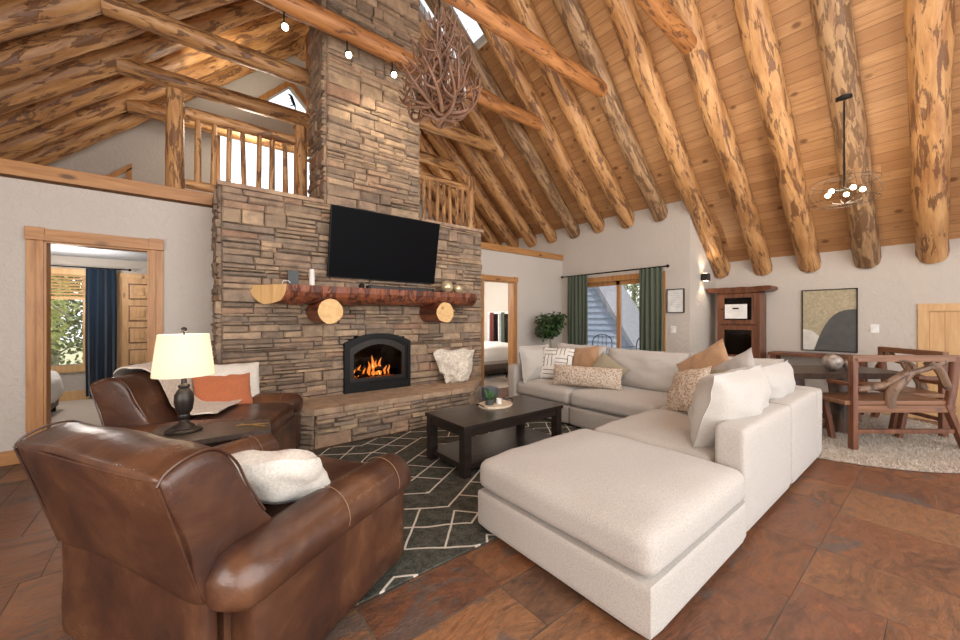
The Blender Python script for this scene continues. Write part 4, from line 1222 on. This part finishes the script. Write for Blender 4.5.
# rustic cabinet
cb = thing('display_cabinet', 'rustic reddish wood cabinet with glass doors and live-edge top', 'cabinet', (7.52, 2.22, 0)); cb.scale = (.8, .86, 1)
HC = 1.765
bm = bmesh.new()
for y_ in (-.36, .30): box(bm, -.22, .20, y_, y_+.06, 0, HC, bev=.006)
box(bm, .18, .20, -.33, .33, .05, HC)
for z_ in (.06, .62, 1.22, HC-.03): box(bm, -.2, .18, -.32, .32, z_, z_+.03)
mk('body', bm, M['redwood'], cb)
bm = bmesh.new(); n_ = 14; a = []; 
for i in range(n_+1):
    s = i/n_; yy = -.54+1.08*s; fr_ = -.33-.03*noise.noise(Vector((s*6, 0, 0))); edge = .03*math.sin(PI*s)**.5
    a.append((yy, fr_, HC+.10+.012*noise.noise(Vector((s*5, 3, 0))), HC+.0+ (.05-.05*math.sin(PI*s)**.4)))
top = [[bm.verts.new((x_, yy, z_)) for x_ in (fr_, .2)] for (yy, fr_, z_, zb) in a]; bot = [[bm.verts.new((x_, yy, zb)) for x_ in (fr_+.05, .2)] for (yy, fr_, z_, zb) in a]
for i in range(n_):
    for A in (top, bot): bm.faces.new((A[i][0], A[i+1][0], A[i+1][1], A[i][1]))
    for k in (0, 1): bm.faces.new((top[i][k], top[i+1][k], bot[i+1][k], bot[i][k]))
for i in (0, n_): bm.faces.new((top[i][0], top[i][1], bot[i][1], bot[i][0]))
mk('live_edge_top', bm, M['redwood'], cb)
for z_, zt in ((1.25, 1.76), (.66, 1.22)):
    bm = bmesh.new()
    for q in ((-.30, -.23, z_, zt), (.23, .30, z_, zt), (-.23, .23, z_, z_+.07), (-.23, .23, zt-.07, zt)): box(bm, -.25, -.22, *q, bev=.004)
    d_ = mk('door', bm, M['redwood'], cb); mk('pane', BX(-.235, -.230, -.23, .23, z_+.07, zt-.07), M['smoke'], d_)
    bm = bmesh.new(); sphere(bm, (-.265, .265, (z_+zt)/2), .014, 6); mk('knob', bm, M['black'], d_)
on('framed_note', BX(-.006, .006, -.16, .16, 0, .24), M['white'], 'white sheet with a short dark heading propped in the upper cabinet door', 'note', (7.275, 2.23, 1.34), False)
bm = BX(-.002, .002, -.045, .045, -.012, .012); o = mk('heading', bm, M['black'], bpy.data.objects['framed_note']); o.location = (-.008, 0, .17)
# console behind the sofa, below the painting
ct = thing('console_table', 'narrow brown console table against the wall under the painting', 'table', (7.50, 1.25, 0))
mk('table_top', BX(-.2, .22, -.55, .55, .77, .81, bev=.006), M['redwood'], ct)
for sx in (-.16, .18):
    for sy in (-.5, .5): mk('leg', BX(sx-.025, sx+.025, sy-.025, sy+.025, 0, .77), M['redwood'], ct)

# ------------------------------------------------------------------ rugs
r_ = on('area_rug', rbox(4.05, 2.25, .016, .007, 0, 10), M['rug'], 'charcoal rug with white angular line pattern under the coffee table', 'rug', (2.10, 2.855, .009), False)
sg = thing('shag_rug', 'round cream shag rug under the dining set', 'rug', (6.22, 1.05, 0))
mk('backing', LA([(0, .004), (1.46, .004), (1.47, .018), (0, .020)], 48), M['shag'], sg)
bm = bmesh.new(); rnd = random.Random(77)
for _ in range(26000):
    a = rnd.uniform(0, 2*PI); q = 1.48*math.sqrt(rnd.random()); x, y = q*math.cos(a), q*math.sin(a)
    if x > .6 and rnd.random() < .5: continue
    dx, dy = rnd.uniform(-.022, .022), rnd.uniform(-.022, .022); w_ = .0045; t_ = rnd.uniform(0, PI); cx, cy = w_*math.cos(t_), w_*math.sin(t_)
    v = [bm.verts.new(p) for p in ((x-cx, y-cy, .015), (x+cx, y+cy, .015), (x+dx, y+dy, rnd.uniform(.03, .05)))]; bm.faces.new(v)
o = mk('pile', bm, M['shag'], sg); o['kind'] = 'stuff'

# ------------------------------------------------------------------ sectional sofa
FAB = M['sofa']
def base(t, sx, sy):
    mk('base', rbox(sx-.012, sy-.012, .235, .03, 0, 8, 0, (0, 0, .035+.1175)), FAB, t, True)
    for a in (-1, 1):
        for b in (-1, 1): mk('leg', BX(a*(sx/2-.1)-.03, a*(sx/2-.1)+.03, b*(sy/2-.1)-.03, b*(sy/2-.1)+.03, 0, .04), M['black'], t)
def seat(t, x0, x1, y0, y1, crown=.035):
    mk('seat_cushion', rbox(x1-x0-.008, y1-y0-.008, .185, .06, crown, 18, .01, ((x0+x1)/2, (y0+y1)/2, .27+.0925), side=.006), FAB, t, True)
def backp(t, x0, x1, y0, y1, hz=.68, nm='backrest'):
    mk(nm, rbox(x1-x0-.01, y1-y0-.01, hz-.05, .035, .0, 10, .004, ((x0+x1)/2, (y0+y1)/2, .05+(hz-.05)/2)), FAB, t, True)
def bcush(t, w_, h_, loc, heading, tilt=-14, seed=0, roll=0, th=.27):
    o = mk('back_cushion', pillow(w_, h_, th, .012, .014, seed, n=28, pinch=.045), M['pillow_big'], t, True)
    o.location = loc; o.rotation_euler = (R(tilt), R(roll), R(heading)); return o
GX = [1.55, 2.63, 3.72, 4.82]; 
ot = thing('ottoman', 'large square oatmeal ottoman forming the near end of the sectional', 'ottoman', (2.05, 1.31, 0))
base(ot, 1.17, 1.15); seat(ot, -.58, .57, -.575, .575, .045)
m1 = thing('sofa_section', 'oatmeal armless sofa section right behind the ottoman with one near back cushion', 'sofa', (3.175, 1.30, 0), 0, 'sections of the oatmeal sectional')
base(m1, 1.09, 1.09); seat(m1, -.545, .545, -.36, .55); backp(m1, -.54, .54, -.55, -.36)
bcush(m1, .98, .53, (.05, -.21, .45), 180, -15, 2, th=.38)
m2 = thing('sofa_section', 'oatmeal corner section of the sectional', 'sofa', (4.27, 1.30, 0), 0, 'sections of the oatmeal sectional')
base(m2, 1.09, 1.09); seat(m2, -.545, .35, -.36, .55); backp(m2, -.545, .35, -.55, -.36); backp(m2, .35, .55, -.55, .55)
bcush(m2, .90, .50, (-.10, -.18, .455), 180, -17, 5, th=.34); bcush(m2, .86, .50, (.19, .14, .455), -90, -15, 8)
m3 = thing('sofa_section', 'oatmeal armless section in the middle of the back row, one wide cushion', 'sofa', (4.27, 2.385, 0), 0, 'sections of the oatmeal sectional')
base(m3, 1.09, 1.08); seat(m3, -.55, .35, -.54, .54); backp(m3, .35, .55, -.54, .54); bcush(m3, 1.04, .50, (.18, .0, .455), -90, -15, 11)
m4 = thing('sofa_section', 'oatmeal end section with arm, nearest to the potted tree', 'sofa', (4.27, 3.47, 0), 0, 'sections of the oatmeal sectional')
base(m4, 1.09, 1.09); seat(m4, -.55, .35, -.545, .38); backp(m4, .35, .55, -.545, .38); backp(m4, -.55, .55, .38, .55, .68, 'armrest')
bcush(m4, .86, .52, (.19, -.10, .455), -90, -15, 14); bcush(m4, .62, .50, (-.22, .22, .455), 0, -12, 17)

def tp(mesh, m, lb, loc, rot, group=None):
    o = mk('throw_pillow', mesh, m, None, True, loc); o.rotation_euler = tuple(R(a) for a in rot); return tag(o, lb, 'pillow', group)
tp(pillow(.48, .46, .15, 0, .01, 1), M['maze'], 'white throw pillow with black angular lines on the sofa', (4.06, 3.42, .50), (-20, 0, -72))
tp(pillow(.46, .46, .15, 0, .01, 2), M['tan'], 'tan brown throw pillow behind the speckled bolster', (4.24, 3.08, .52), (-18, -8, -88))
tp(pillow(.40, .40, .14, 0, .01, 3), M['olive'], 'olive throw pillow standing on its corner behind the speckled bolster', (4.12, 2.80, .50), (-22, 32, -84))
tp(pillow(.86, .26, .17, 0, .008, 4, pinch=.02), M['speckle'], 'long speckled beige bolster pillow lying at the front of the sofa', (3.93, 2.82, .49), (-14, 0, -70))
tp(pillow(.44, .44, .17, 0, .01, 5), M['speckle'], 'square speckled beige throw pillow in front at the sofa corner', (3.58, 1.52, .49), (-28, -14, -115))
tp(pillow(.58, .58, .13, 0, .012, 6), M['tan'], 'large caramel throw pillow tilted in the sofa corner', (4.00, 1.42, .55), (-26, -32, -98))
tp(pillow(.42, .42, .13, 0, .01, 7), M['olive'], 'small olive throw pillow half hidden in the sofa corner', (3.82, 1.33, .50), (-26, -22, -105))
tp(pillow(.50, .50, .14, 0, .01, 8), M['grey'], 'grey throw pillow tilted against the near back cushions', (3.80, 1.14, .56), (-20, -30, -112))

# ------------------------------------------------------------------ coffee table
cf = thing('coffee_table', 'black wooden coffee table with a lower shelf on the rug', 'table', (2.455, 2.80, .018))
hx, hy = .635, .315
mk('table_top', BX(-hx, hx, -hy, hy, .40, .435, bev=.005), M['blackwood'], cf)
bm = bmesh.new()
for s in (-1, 1): box(bm, -hx+.05, hx-.05, s*(hy-.035)-.012, s*(hy-.035)+.012, .335, .40); box(bm, s*(hx-.035)-.012, s*(hx-.035)+.012, -hy+.05, hy-.05, .335, .40)
mk('apron', bm, M['blackwood'], cf)
for sx in (-1, 1):
    for sy in (-1, 1): mk('leg', BX(sx*(hx-.05)-.038, sx*(hx-.05)+.038, sy*(hy-.05)-.038, sy*(hy-.05)+.038, 0, .40, bev=.004), M['blackwood'], cf)
mk('lower_shelf', BX(-hx+.03, hx-.03, -hy+.03, hy-.03, .055, .10, bev=.004), M['blackwood'], cf)
TT = .454
ty = thing('serving_tray', 'round pale wooden tray on the coffee table', 'tray', (2.52, 2.90, TT))
mk('disc', LA([(0, 0), (.19, 0), (.195, .012), (.19, .022), (.178, .022), (.172, .014), (0, .014)], 32, sy=.8), M['traywood'], ty, True)
for s in (-1, 1): mk('handle', TB(catmull([(s*.185, -.05, .02), (s*.215, -.03, .04), (s*.215, .03, .04), (s*.185, .05, .02)], 4), .006, 6), M['iron'], ty, True)
pt = thing('potted_succulent', 'small green succulent in a dark pot on the tray', 'plant', (2.46, 2.92, TT+.015))
mk('pot', LA([(0, 0), (.042, 0), (.045, .06), (.040, .06), (.036, .05), (0, .05)], 16), M['slate'], pt, True)
bm = bmesh.new(); rnd = random.Random(4)
for i in range(46):
    a = rnd.uniform(0, 2*PI); l_ = rnd.uniform(.05, .12); tilt = rnd.uniform(.1, .75)
    d = Vector((math.cos(a)*math.sin(tilt), math.sin(a)*math.sin(tilt), math.cos(tilt)))
    tube(bm, [Vector((0, 0, .05)), Vector((0, 0, .05))+d*l_*.6, Vector((0, 0, .05))+d*l_], [.006, .008, .001], 5)
mk('leaves', bm, M['leaf2'], pt)
on('candle_jar', LA([(0, 0), (.03, 0), (.03, .05), (.026, .05), (.026, .04), (0, .04)], 16), M['ceramic'], 'small white jar beside the succulent on the tray', 'jar', (2.57, 2.90, TT+.015))
bm = bmesh.new(); foliage(bm, (0, 0, .06), (.03, .03, .04), 50, .03, rnd); tube(bm, [(0, 0, 0), (0, 0, .05)], .02, 8)
on('herb_sprig', bm, M['leaf'], 'tiny dark plant sprig behind the white jar on the tray', 'plant', (2.56, 2.97, TT+.015))

# ------------------------------------------------------------------ leather recliners
def recliner(lb, loc, rz):
    t = thing('leather_recliner', lb, 'armchair', loc, rz, 'brown leather recliners'); LM = M['leather']
    mk('base', rbox(.86, .86, .34, .03, 0, 8, 0, (.0, 0, .22)), LM, t, True)
    mk('rear_skirt', rbox(.05, .90, .44, .02, 0, 12, .012, (-.475, 0, .27)), LM, t, True)
    mk('footrest_panel', rbox(.06, .80, .34, .025, 0, 8, 0, (.455, 0, .24)), LM, t, True)
    mk('seat_cushion', rbox(.66, .80, .18, .07, .03, 14, .01, (.14, 0, .43)), LM, t, True)
    for s in (-1, 1):
        o = mk('armrest', rbox(.88, .15, .48, .03, 0, 10, .0, (.04, s*.48, .27)), LM, t, True)
        # padded roll on top, front end domed
        bm = bmesh.new(); pts = []; rr = []
        for i in range(21):
            q = i/20; xa_ = -.50 if s < 0 else -.40; x = xa_+(.50-xa_)*q; z = .475+.02*math.sin(q*PI)-.02*(1-q)
            r = .114*min(1, (1-q)*9+.55 if q > .93 else 1)*min(1, .45+.55*math.sqrt(max(0, 1-(1-min(1, q/.10))**2)))
            pts.append((x, s*.485, z)); rr.append(r)
        tube(bm, pts, rr, 20)
        for v in bm.verts:
            if v.co.z < .46: v.co.z = .46-(.46-v.co.z)*.8
            v.co.y = s*.485+(v.co.y-s*.485)*1.06
        mk('arm_pad', bm, LM, o, True)
        for xx in (-.02, .34):
            bm = bmesh.new(); tube(bm, [(xx, s*.485+.1225*math.cos(a*PI/12), .492+.1165*math.sin(a*PI/12)) for a in range(-1, 14)], .0015, 5); mk('seam', bm, M['stitch'], o)
    # back block, profile in x,z
    prof = catmull([(-.50, 0, .425), (-.56, 0, .64), (-.622, 0, .85), (-.600, 0, .885), (-.53, 0, .912), (-.455, 0, .905), (-.395, 0, .84), (-.35, 0, .74), (-.285, 0, .62), (-.20, 0, .52), (-.22, 0, .43), (-.36, 0, .41)], 4, True)
    cen = Vector((-.43, 0, .65)); bm = bmesh.new(); rings = []
    ys = [(-.452, .80), (-.45, .90), (-.438, .965), (-.41, .99), (-.3, 1.0), (-.15, 1.01), (0, 1.012), (.15, 1.01), (.3, 1.0), (.41, .99), (.438, .965), (.45, .90), (.452, .80)]
    dense = []
    for (a, b) in zip(ys, ys[1:]):
        k = 1 if abs(a[0]-b[0]) < .05 else 4
        for i in range(k): dense.append((a[0]+(b[0]-a[0])*i/k, a[1]+(b[1]-a[1])*i/k))
    dense.append(ys[-1])
    for (y_, s_) in dense:
        ring = []
        for p in prof:
            q = cen+(p-cen)*s_; q.y = y_
            if q.x < -.5 and q.z < .85: q.x = q.x*.6-.2-.4*(q.z-.42)*.25+0 if False else q.x
            w_ = noise.noise(Vector((q.x*6, y_*5, q.z*6)))*.010; q += Vector((w_, 0, w_))
            ring.append(bm.verts.new(q))
        rings.append(ring)
    n_ = len(prof)
    for a, b in zip(rings, rings[1:]):
        for k in range(n_): bm.faces.new((a[k], a[(k+1) % n_], b[(k+1) % n_], b[k]))
    bm.faces.new(rings[0]); bm.faces.new(rings[-1][::-1])
    o = mk('backrest', bm, LM, t, True)
    # welt along the top rear edge and both flanks of the back
    bm = bmesh.new(); w_ = []
    for s in (-1, 1):
        pl = [cen+(Vector(p)-cen)*.972+Vector((0, s*.442, 0)) for p in ((-.507, 0, .43), (-.565, 0, .64), (-.627, 0, .85))]
        tube(bm, catmull(pl, 5), .0045, 6)
        pl = [cen+(Vector(p)-cen)*.975+Vector((0, s*.440, 0)) for p in ((-.630, 0, .852), (-.603, 0, .888), (-.53, 0, .916), (-.455, 0, .909), (-.39, 0, .842), (-.345, 0, .742), (-.28, 0, .622))]
        tube(bm, catmull(pl, 5), .0045, 6)
    tube(bm, [(-.628+.008*abs(q/.44)**3, q, .858) for q in [(-.44+.88*i/16) for i in range(17)]], .0045, 6)
    mk('piping', bm, LM, o, True)
    return t
rc = recliner('brown leather recliner in the left foreground, seen from behind', (.276, 2.104, .018), R(29.4))
r2 = dup(rc, (.27, 3.81, .018), (0, 0, R(-28)), 'brown leather recliner beside the fireplace, behind the table lamp')
tp(pillow(.50, .44, .16, 0, .014, 21), M['cream'], 'white throw pillow on the seat of the foreground recliner', (.37, 1.93, .53), (-50, 0, 150))
tp(pillow(.54, .42, .15, 0, .014, 22), M['cream'], 'white throw pillow behind the orange one on the far recliner', (.37, 4.12, .53), (-20, 4, 15))
tp(pillow(.46, .34, .12, 0, .010, 23), M['orange'], 'burnt orange throw pillow on the far recliner', (.32, 4.02, .53), (-26, 3, 12))
# throw blanket over the far recliner's back
bm = bmesh.new(); k = 18; n_ = 12; g = []
path = catmull([(-.60, 0, .48), (-.61, 0, .66), (-.655, 0, .85), (-.62, 0, .91), (-.53, 0, .94), (-.44, 0, .93), (-.365, 0, .85), (-.315, 0, .74), (-.25, 0, .635), (-.12, 0, .58), (.05, 0, .565)], 4)
for i, p in enumerate(path):
    row = []
    for j in range(n_+1):
        v = j/n_; y_ = -.20+v*.66+.04*math.sin(i*.3)
        o_ = .014*math.sin(v*17+i*.35)+.012*noise.noise(Vector((i*.3, v*6, 0)))
        row.append(bm.verts.new(Vector((p.x, y_, p.z))+Vector((-o_*.3-.005, 0, abs(o_)+.004))))
    g.append(row)
for i in range(len(g)-1):
    for j in range(n_): bm.faces.new((g[i][j], g[i+1][j], g[i+1][j+1], g[i][j+1]))
ex = bmesh.ops.extrude_face_region(bm, geom=bm.faces[:]); bmesh.ops.translate(bm, verts=[v for v in ex['geom'] if isinstance(v, bmesh.types.BMVert)], vec=(0, 0, .012))
o = mk('throw_blanket', bm, M['throw'], None, True, (.27, 3.81, .018)); o.rotation_euler = (0, 0, R(-28)); tag(o, 'cream knitted throw blanket draped over the back of the far recliner', 'blanket')

# ------------------------------------------------------------------ end table and lamp
et = thing('end_table', 'dark wedge-shaped end table between the two recliners', 'table', (.10, 3.0, .0))
TP = [(-.35, -.22), (.36, -.26), (.40, .02), (-.20, .30)]
bm = bmesh.new(); prism(bm, TP, .602, .632); mk('table_top', bm, M['darkwood'], et)
bm = bmesh.new(); prism(bm, [(-.27, -.12), (.10, -.10), (.10, .06), (-.24, .22)], .47, .602); mk('drawer_box', bm, M['darkwood'], et)
for x, y in [(-.25, -.10), (.07, -.07), (.07, .03), (-.22, .19)]: mk('leg', BX(x-.022, x+.022, y-.022, y+.022, 0, .47), M['darkwood'], et)
bm = bmesh.new()
for i, r_ in enumerate((0, .5)): obox(bm, (0, 0, .004+i*.006), (.19, .009, .006), Euler((0, 0, r_)))
on('golden_stick', bm, M['brass'], 'crossed thin golden sticks lying on the end table', 'sticks', (.38, 2.90, .632), False, R(-50))
lp = thing('table_lamp', 'table lamp with cream drum shade and dark urn base', 'lamp', (.02, 3.03, .632))
mk('base', LA([(0, 0), (.095, 0), (.098, .012), (.085, .022), (.06, .028), (.055, .04), (.03, .055), (.022, .075), (.028, .085), (.034, .10), (.030, .11), (.044, .135), (.052, .19), (.050, .235), (.036, .26), (.026, .275), (.032, .285), (.030, .295), (.016, .305), (.012, .36), (0, .36)], 28), M['iron'], lp, True)
bm = bmesh.new(); lathe(bm, [(.162, .355), (.132, .615)], 40)
ex = bmesh.ops.extrude_face_region(bm, geom=bm.faces[:])
for v in ex['geom']:
    if isinstance(v, bmesh.types.BMVert): v.co.x *= .985; v.co.y *= .985
mk('lamp_shade', bm, M['shade'], lp, True)
bm = TB([(0, 0, .36), (0, 0, .64)], .005, 6)
for a in range(3): tube(bm, [(0, 0, .605), (.131*math.cos(a*2.09), .131*math.sin(a*2.09), .605)], .003, 5)
mk('harp', bm, M['iron'], lp); bm = bmesh.new(); sphere(bm, (0, 0, .645), .016, 8); mk('finial', bm, M['iron'], lp, True)
bm = bmesh.new(); sphere(bm, (0, 0, .47), .03, 8); mk('bulb', bm, M['bulb'], lp, True)
point('lamp_glow', (.03, 3.06, 1.10), 9, (1, .90, .74), .04)

# ------------------------------------------------------------------ potted tree in the corner
pl = thing('potted_tree', 'small round-headed green tree behind the sofa end in the room corner', 'plant', (5.75, 4.93, 0))
mk('pot', LA([(0, 0), (.14, 0), (.18, .32), (.165, .32), (.15, .28), (0, .28)], 24), M['slate'], pl, True)
mk('trunk', TB([(0, 0, .28), (.02, 0, .6), (-.01, .01, .9), (0, 0, 1.1)], [.022, .018, .016, .01], 8), M['twig'], pl, True)
bm = bmesh.new(); rnd = random.Random(12)
for c_ in ((0, 0, 1.22), (.1, .08, 1.12), (-.12, -.05, 1.15), (.04, -.12, 1.3), (0, .13, 1.28), (-.06, .1, 1.08)): foliage(bm, c_, (.2, .2, .17), 380, .075, rnd)
mk('foliage', bm, M['leaf'], pl)

# ------------------------------------------------------------------ dining set (turned with its rug)
DA = -math.asin(.6247)
def dl_(right, fwd, z=0): return (.7809*right+.6247*fwd, -.6247*right+.7809*fwd, z)
dt = thing('dining_table', 'dark live-edge dining table on two stump pedestals', 'dining table', dl_(4.02, 4.42), DA)
bm = bmesh.new(); n_ = 22; T = []
for i in range(n_+1):
    s = i/n_; x = -.62+1.32*s
    T.append((x, -.36+.03*noise.noise(Vector((s*5, 1, 0))), .36+.03*noise.noise(Vector((s*5, 7, 0)))))
vt = [[bm.verts.new((x, y, z)) for (y, z) in ((a, .75), (b, .75), (b-.02, .685), (a+.02, .685))] for x, a, b in T]
for a, b in zip(vt, vt[1:]):
    for k in range(4): bm.faces.new((a[k], a[(k+1) % 4], b[(k+1) % 4], b[k]))
bm.faces.new(vt[0]); bm.faces.new(vt[-1][::-1]); mk('table_top', bm, M['darkwood'], dt)
for x in (-.36, .22):
    log('pedestal', (x, 0, .02), (x, 0, .69), .15, .12, 'stump', dt, wob=.5, bend=.03, n=20, step=.05)
bm = bmesh.new(); tube(bm, [(-.36, 0, .2), (.22, 0, .2)], .035, 8); mk('stretcher', bm, M['darkwood'], dt)
for (rx, fy, r, lb) in ((4.02, 4.28, .095, 'larger silver speckled ball on the dining table'), (4.19, 4.24, .068, 'smaller silver speckled ball on the dining table')):
    bm = bmesh.new(); sphere(bm, (0, 0, r), r, 14); on('decorative_ball', bm, M['silver'], lb, 'ball', dl_(rx, fy, .75))
def settee(lb, loc, rz, W=1.02, m='redwoodx'):
    """log armchair; local x along its width, local +y is the way it faces; back at y=0"""
    t = thing('log_armchair', lb, 'chair', loc, rz, 'rustic log armchairs at the dining table')
    mm = M['redwood']; h = W/2
    mk('seat', BX(-h-.08, h-.02, .0, .44, .44, .485, bev=.01), M['redwoodx'], t)
    mk('seat_rail', BX(-h, h, -.02, .03, .37, .44, bev=.006), M['redwoodx'], t)
    mk('leg', BX(-h-.025, -h+.025, -.03, .03, 0, .92, bev=.006), mm, t)
    bm = bmesh.new(); tube(bm, catmull([(h-.06, 0, .40), (h-.02, 0, .62), (h-.0, 0, .80), (h-.0, 0, .93)], 4), .038, 8); mk('post', bm, mm, t, True)
    bm = bmesh.new(); obox(bm, (h+.02, 0, .21), (.055, .055, .52), Euler((0, R(-24), 0)), bev=.005); mk('leg', bm, mm, t)
    bm = bmesh.new(); obox(bm, (h-.09, .38, .22), (.05, .05, .50), Euler((0, R(12), 0)), bev=.005); mk('leg', bm, mm, t)
    bm = bmesh.new(); obox(bm, (-h+.1, .38, .22), (.05, .05, .50), Euler((0, R(-12), 0)), bev=.005); mk('leg', bm, mm, t)
    mk('top_rail', BX(-h-.03, h+.03, -.03, .03, .88, .945, bev=.008), M['redwoodx'], t)
    mk('lower_rail', BX(-h, h-.02, -.02, .02, .16, .20, bev=.005), mm, t)
    bm = bmesh.new(); tube(bm, catmull([(-h+.03, 0, .60), (-h+.3, .01, .64), (-.02, .0, .74), (.2, .0, .80), (h-.1, .0, .88)], 5), [.03, .03, .032, .032, .034, .036]*3+[.036]*3, 9, wob=.25)
    tube(bm, catmull([(-.14, 0, .42), (-.12, .0, .56), (.0, .0, .70), (.05, .0, .77)], 4), .05, 9, wob=.25)
    tube(bm, catmull([(.24, 0, .87), (.34, -.01, .80), (.44, 0, .64), (h-.01, 0, .60)], 4), .036, 9, wob=.25)
    mk('branch_splat', bm, M['branch'], t, True)
    mk('armrest', BX(-h-.03, -h+.03, .0, .26, .63, .665, bev=.006), mm, t); mk('armrest', BX(h-.05, h+.01, .0, .26, .63, .665, bev=.006), mm, t)
    return t
settee('rustic log armchair with branch back, nearest the sofa, back to the camera', dl_(4.27, 3.78, .03), DA)
settee('rustic dark log armchair at the far right end of the dining table', dl_(5.22, 4.55, .03), DA+R(82), .74)
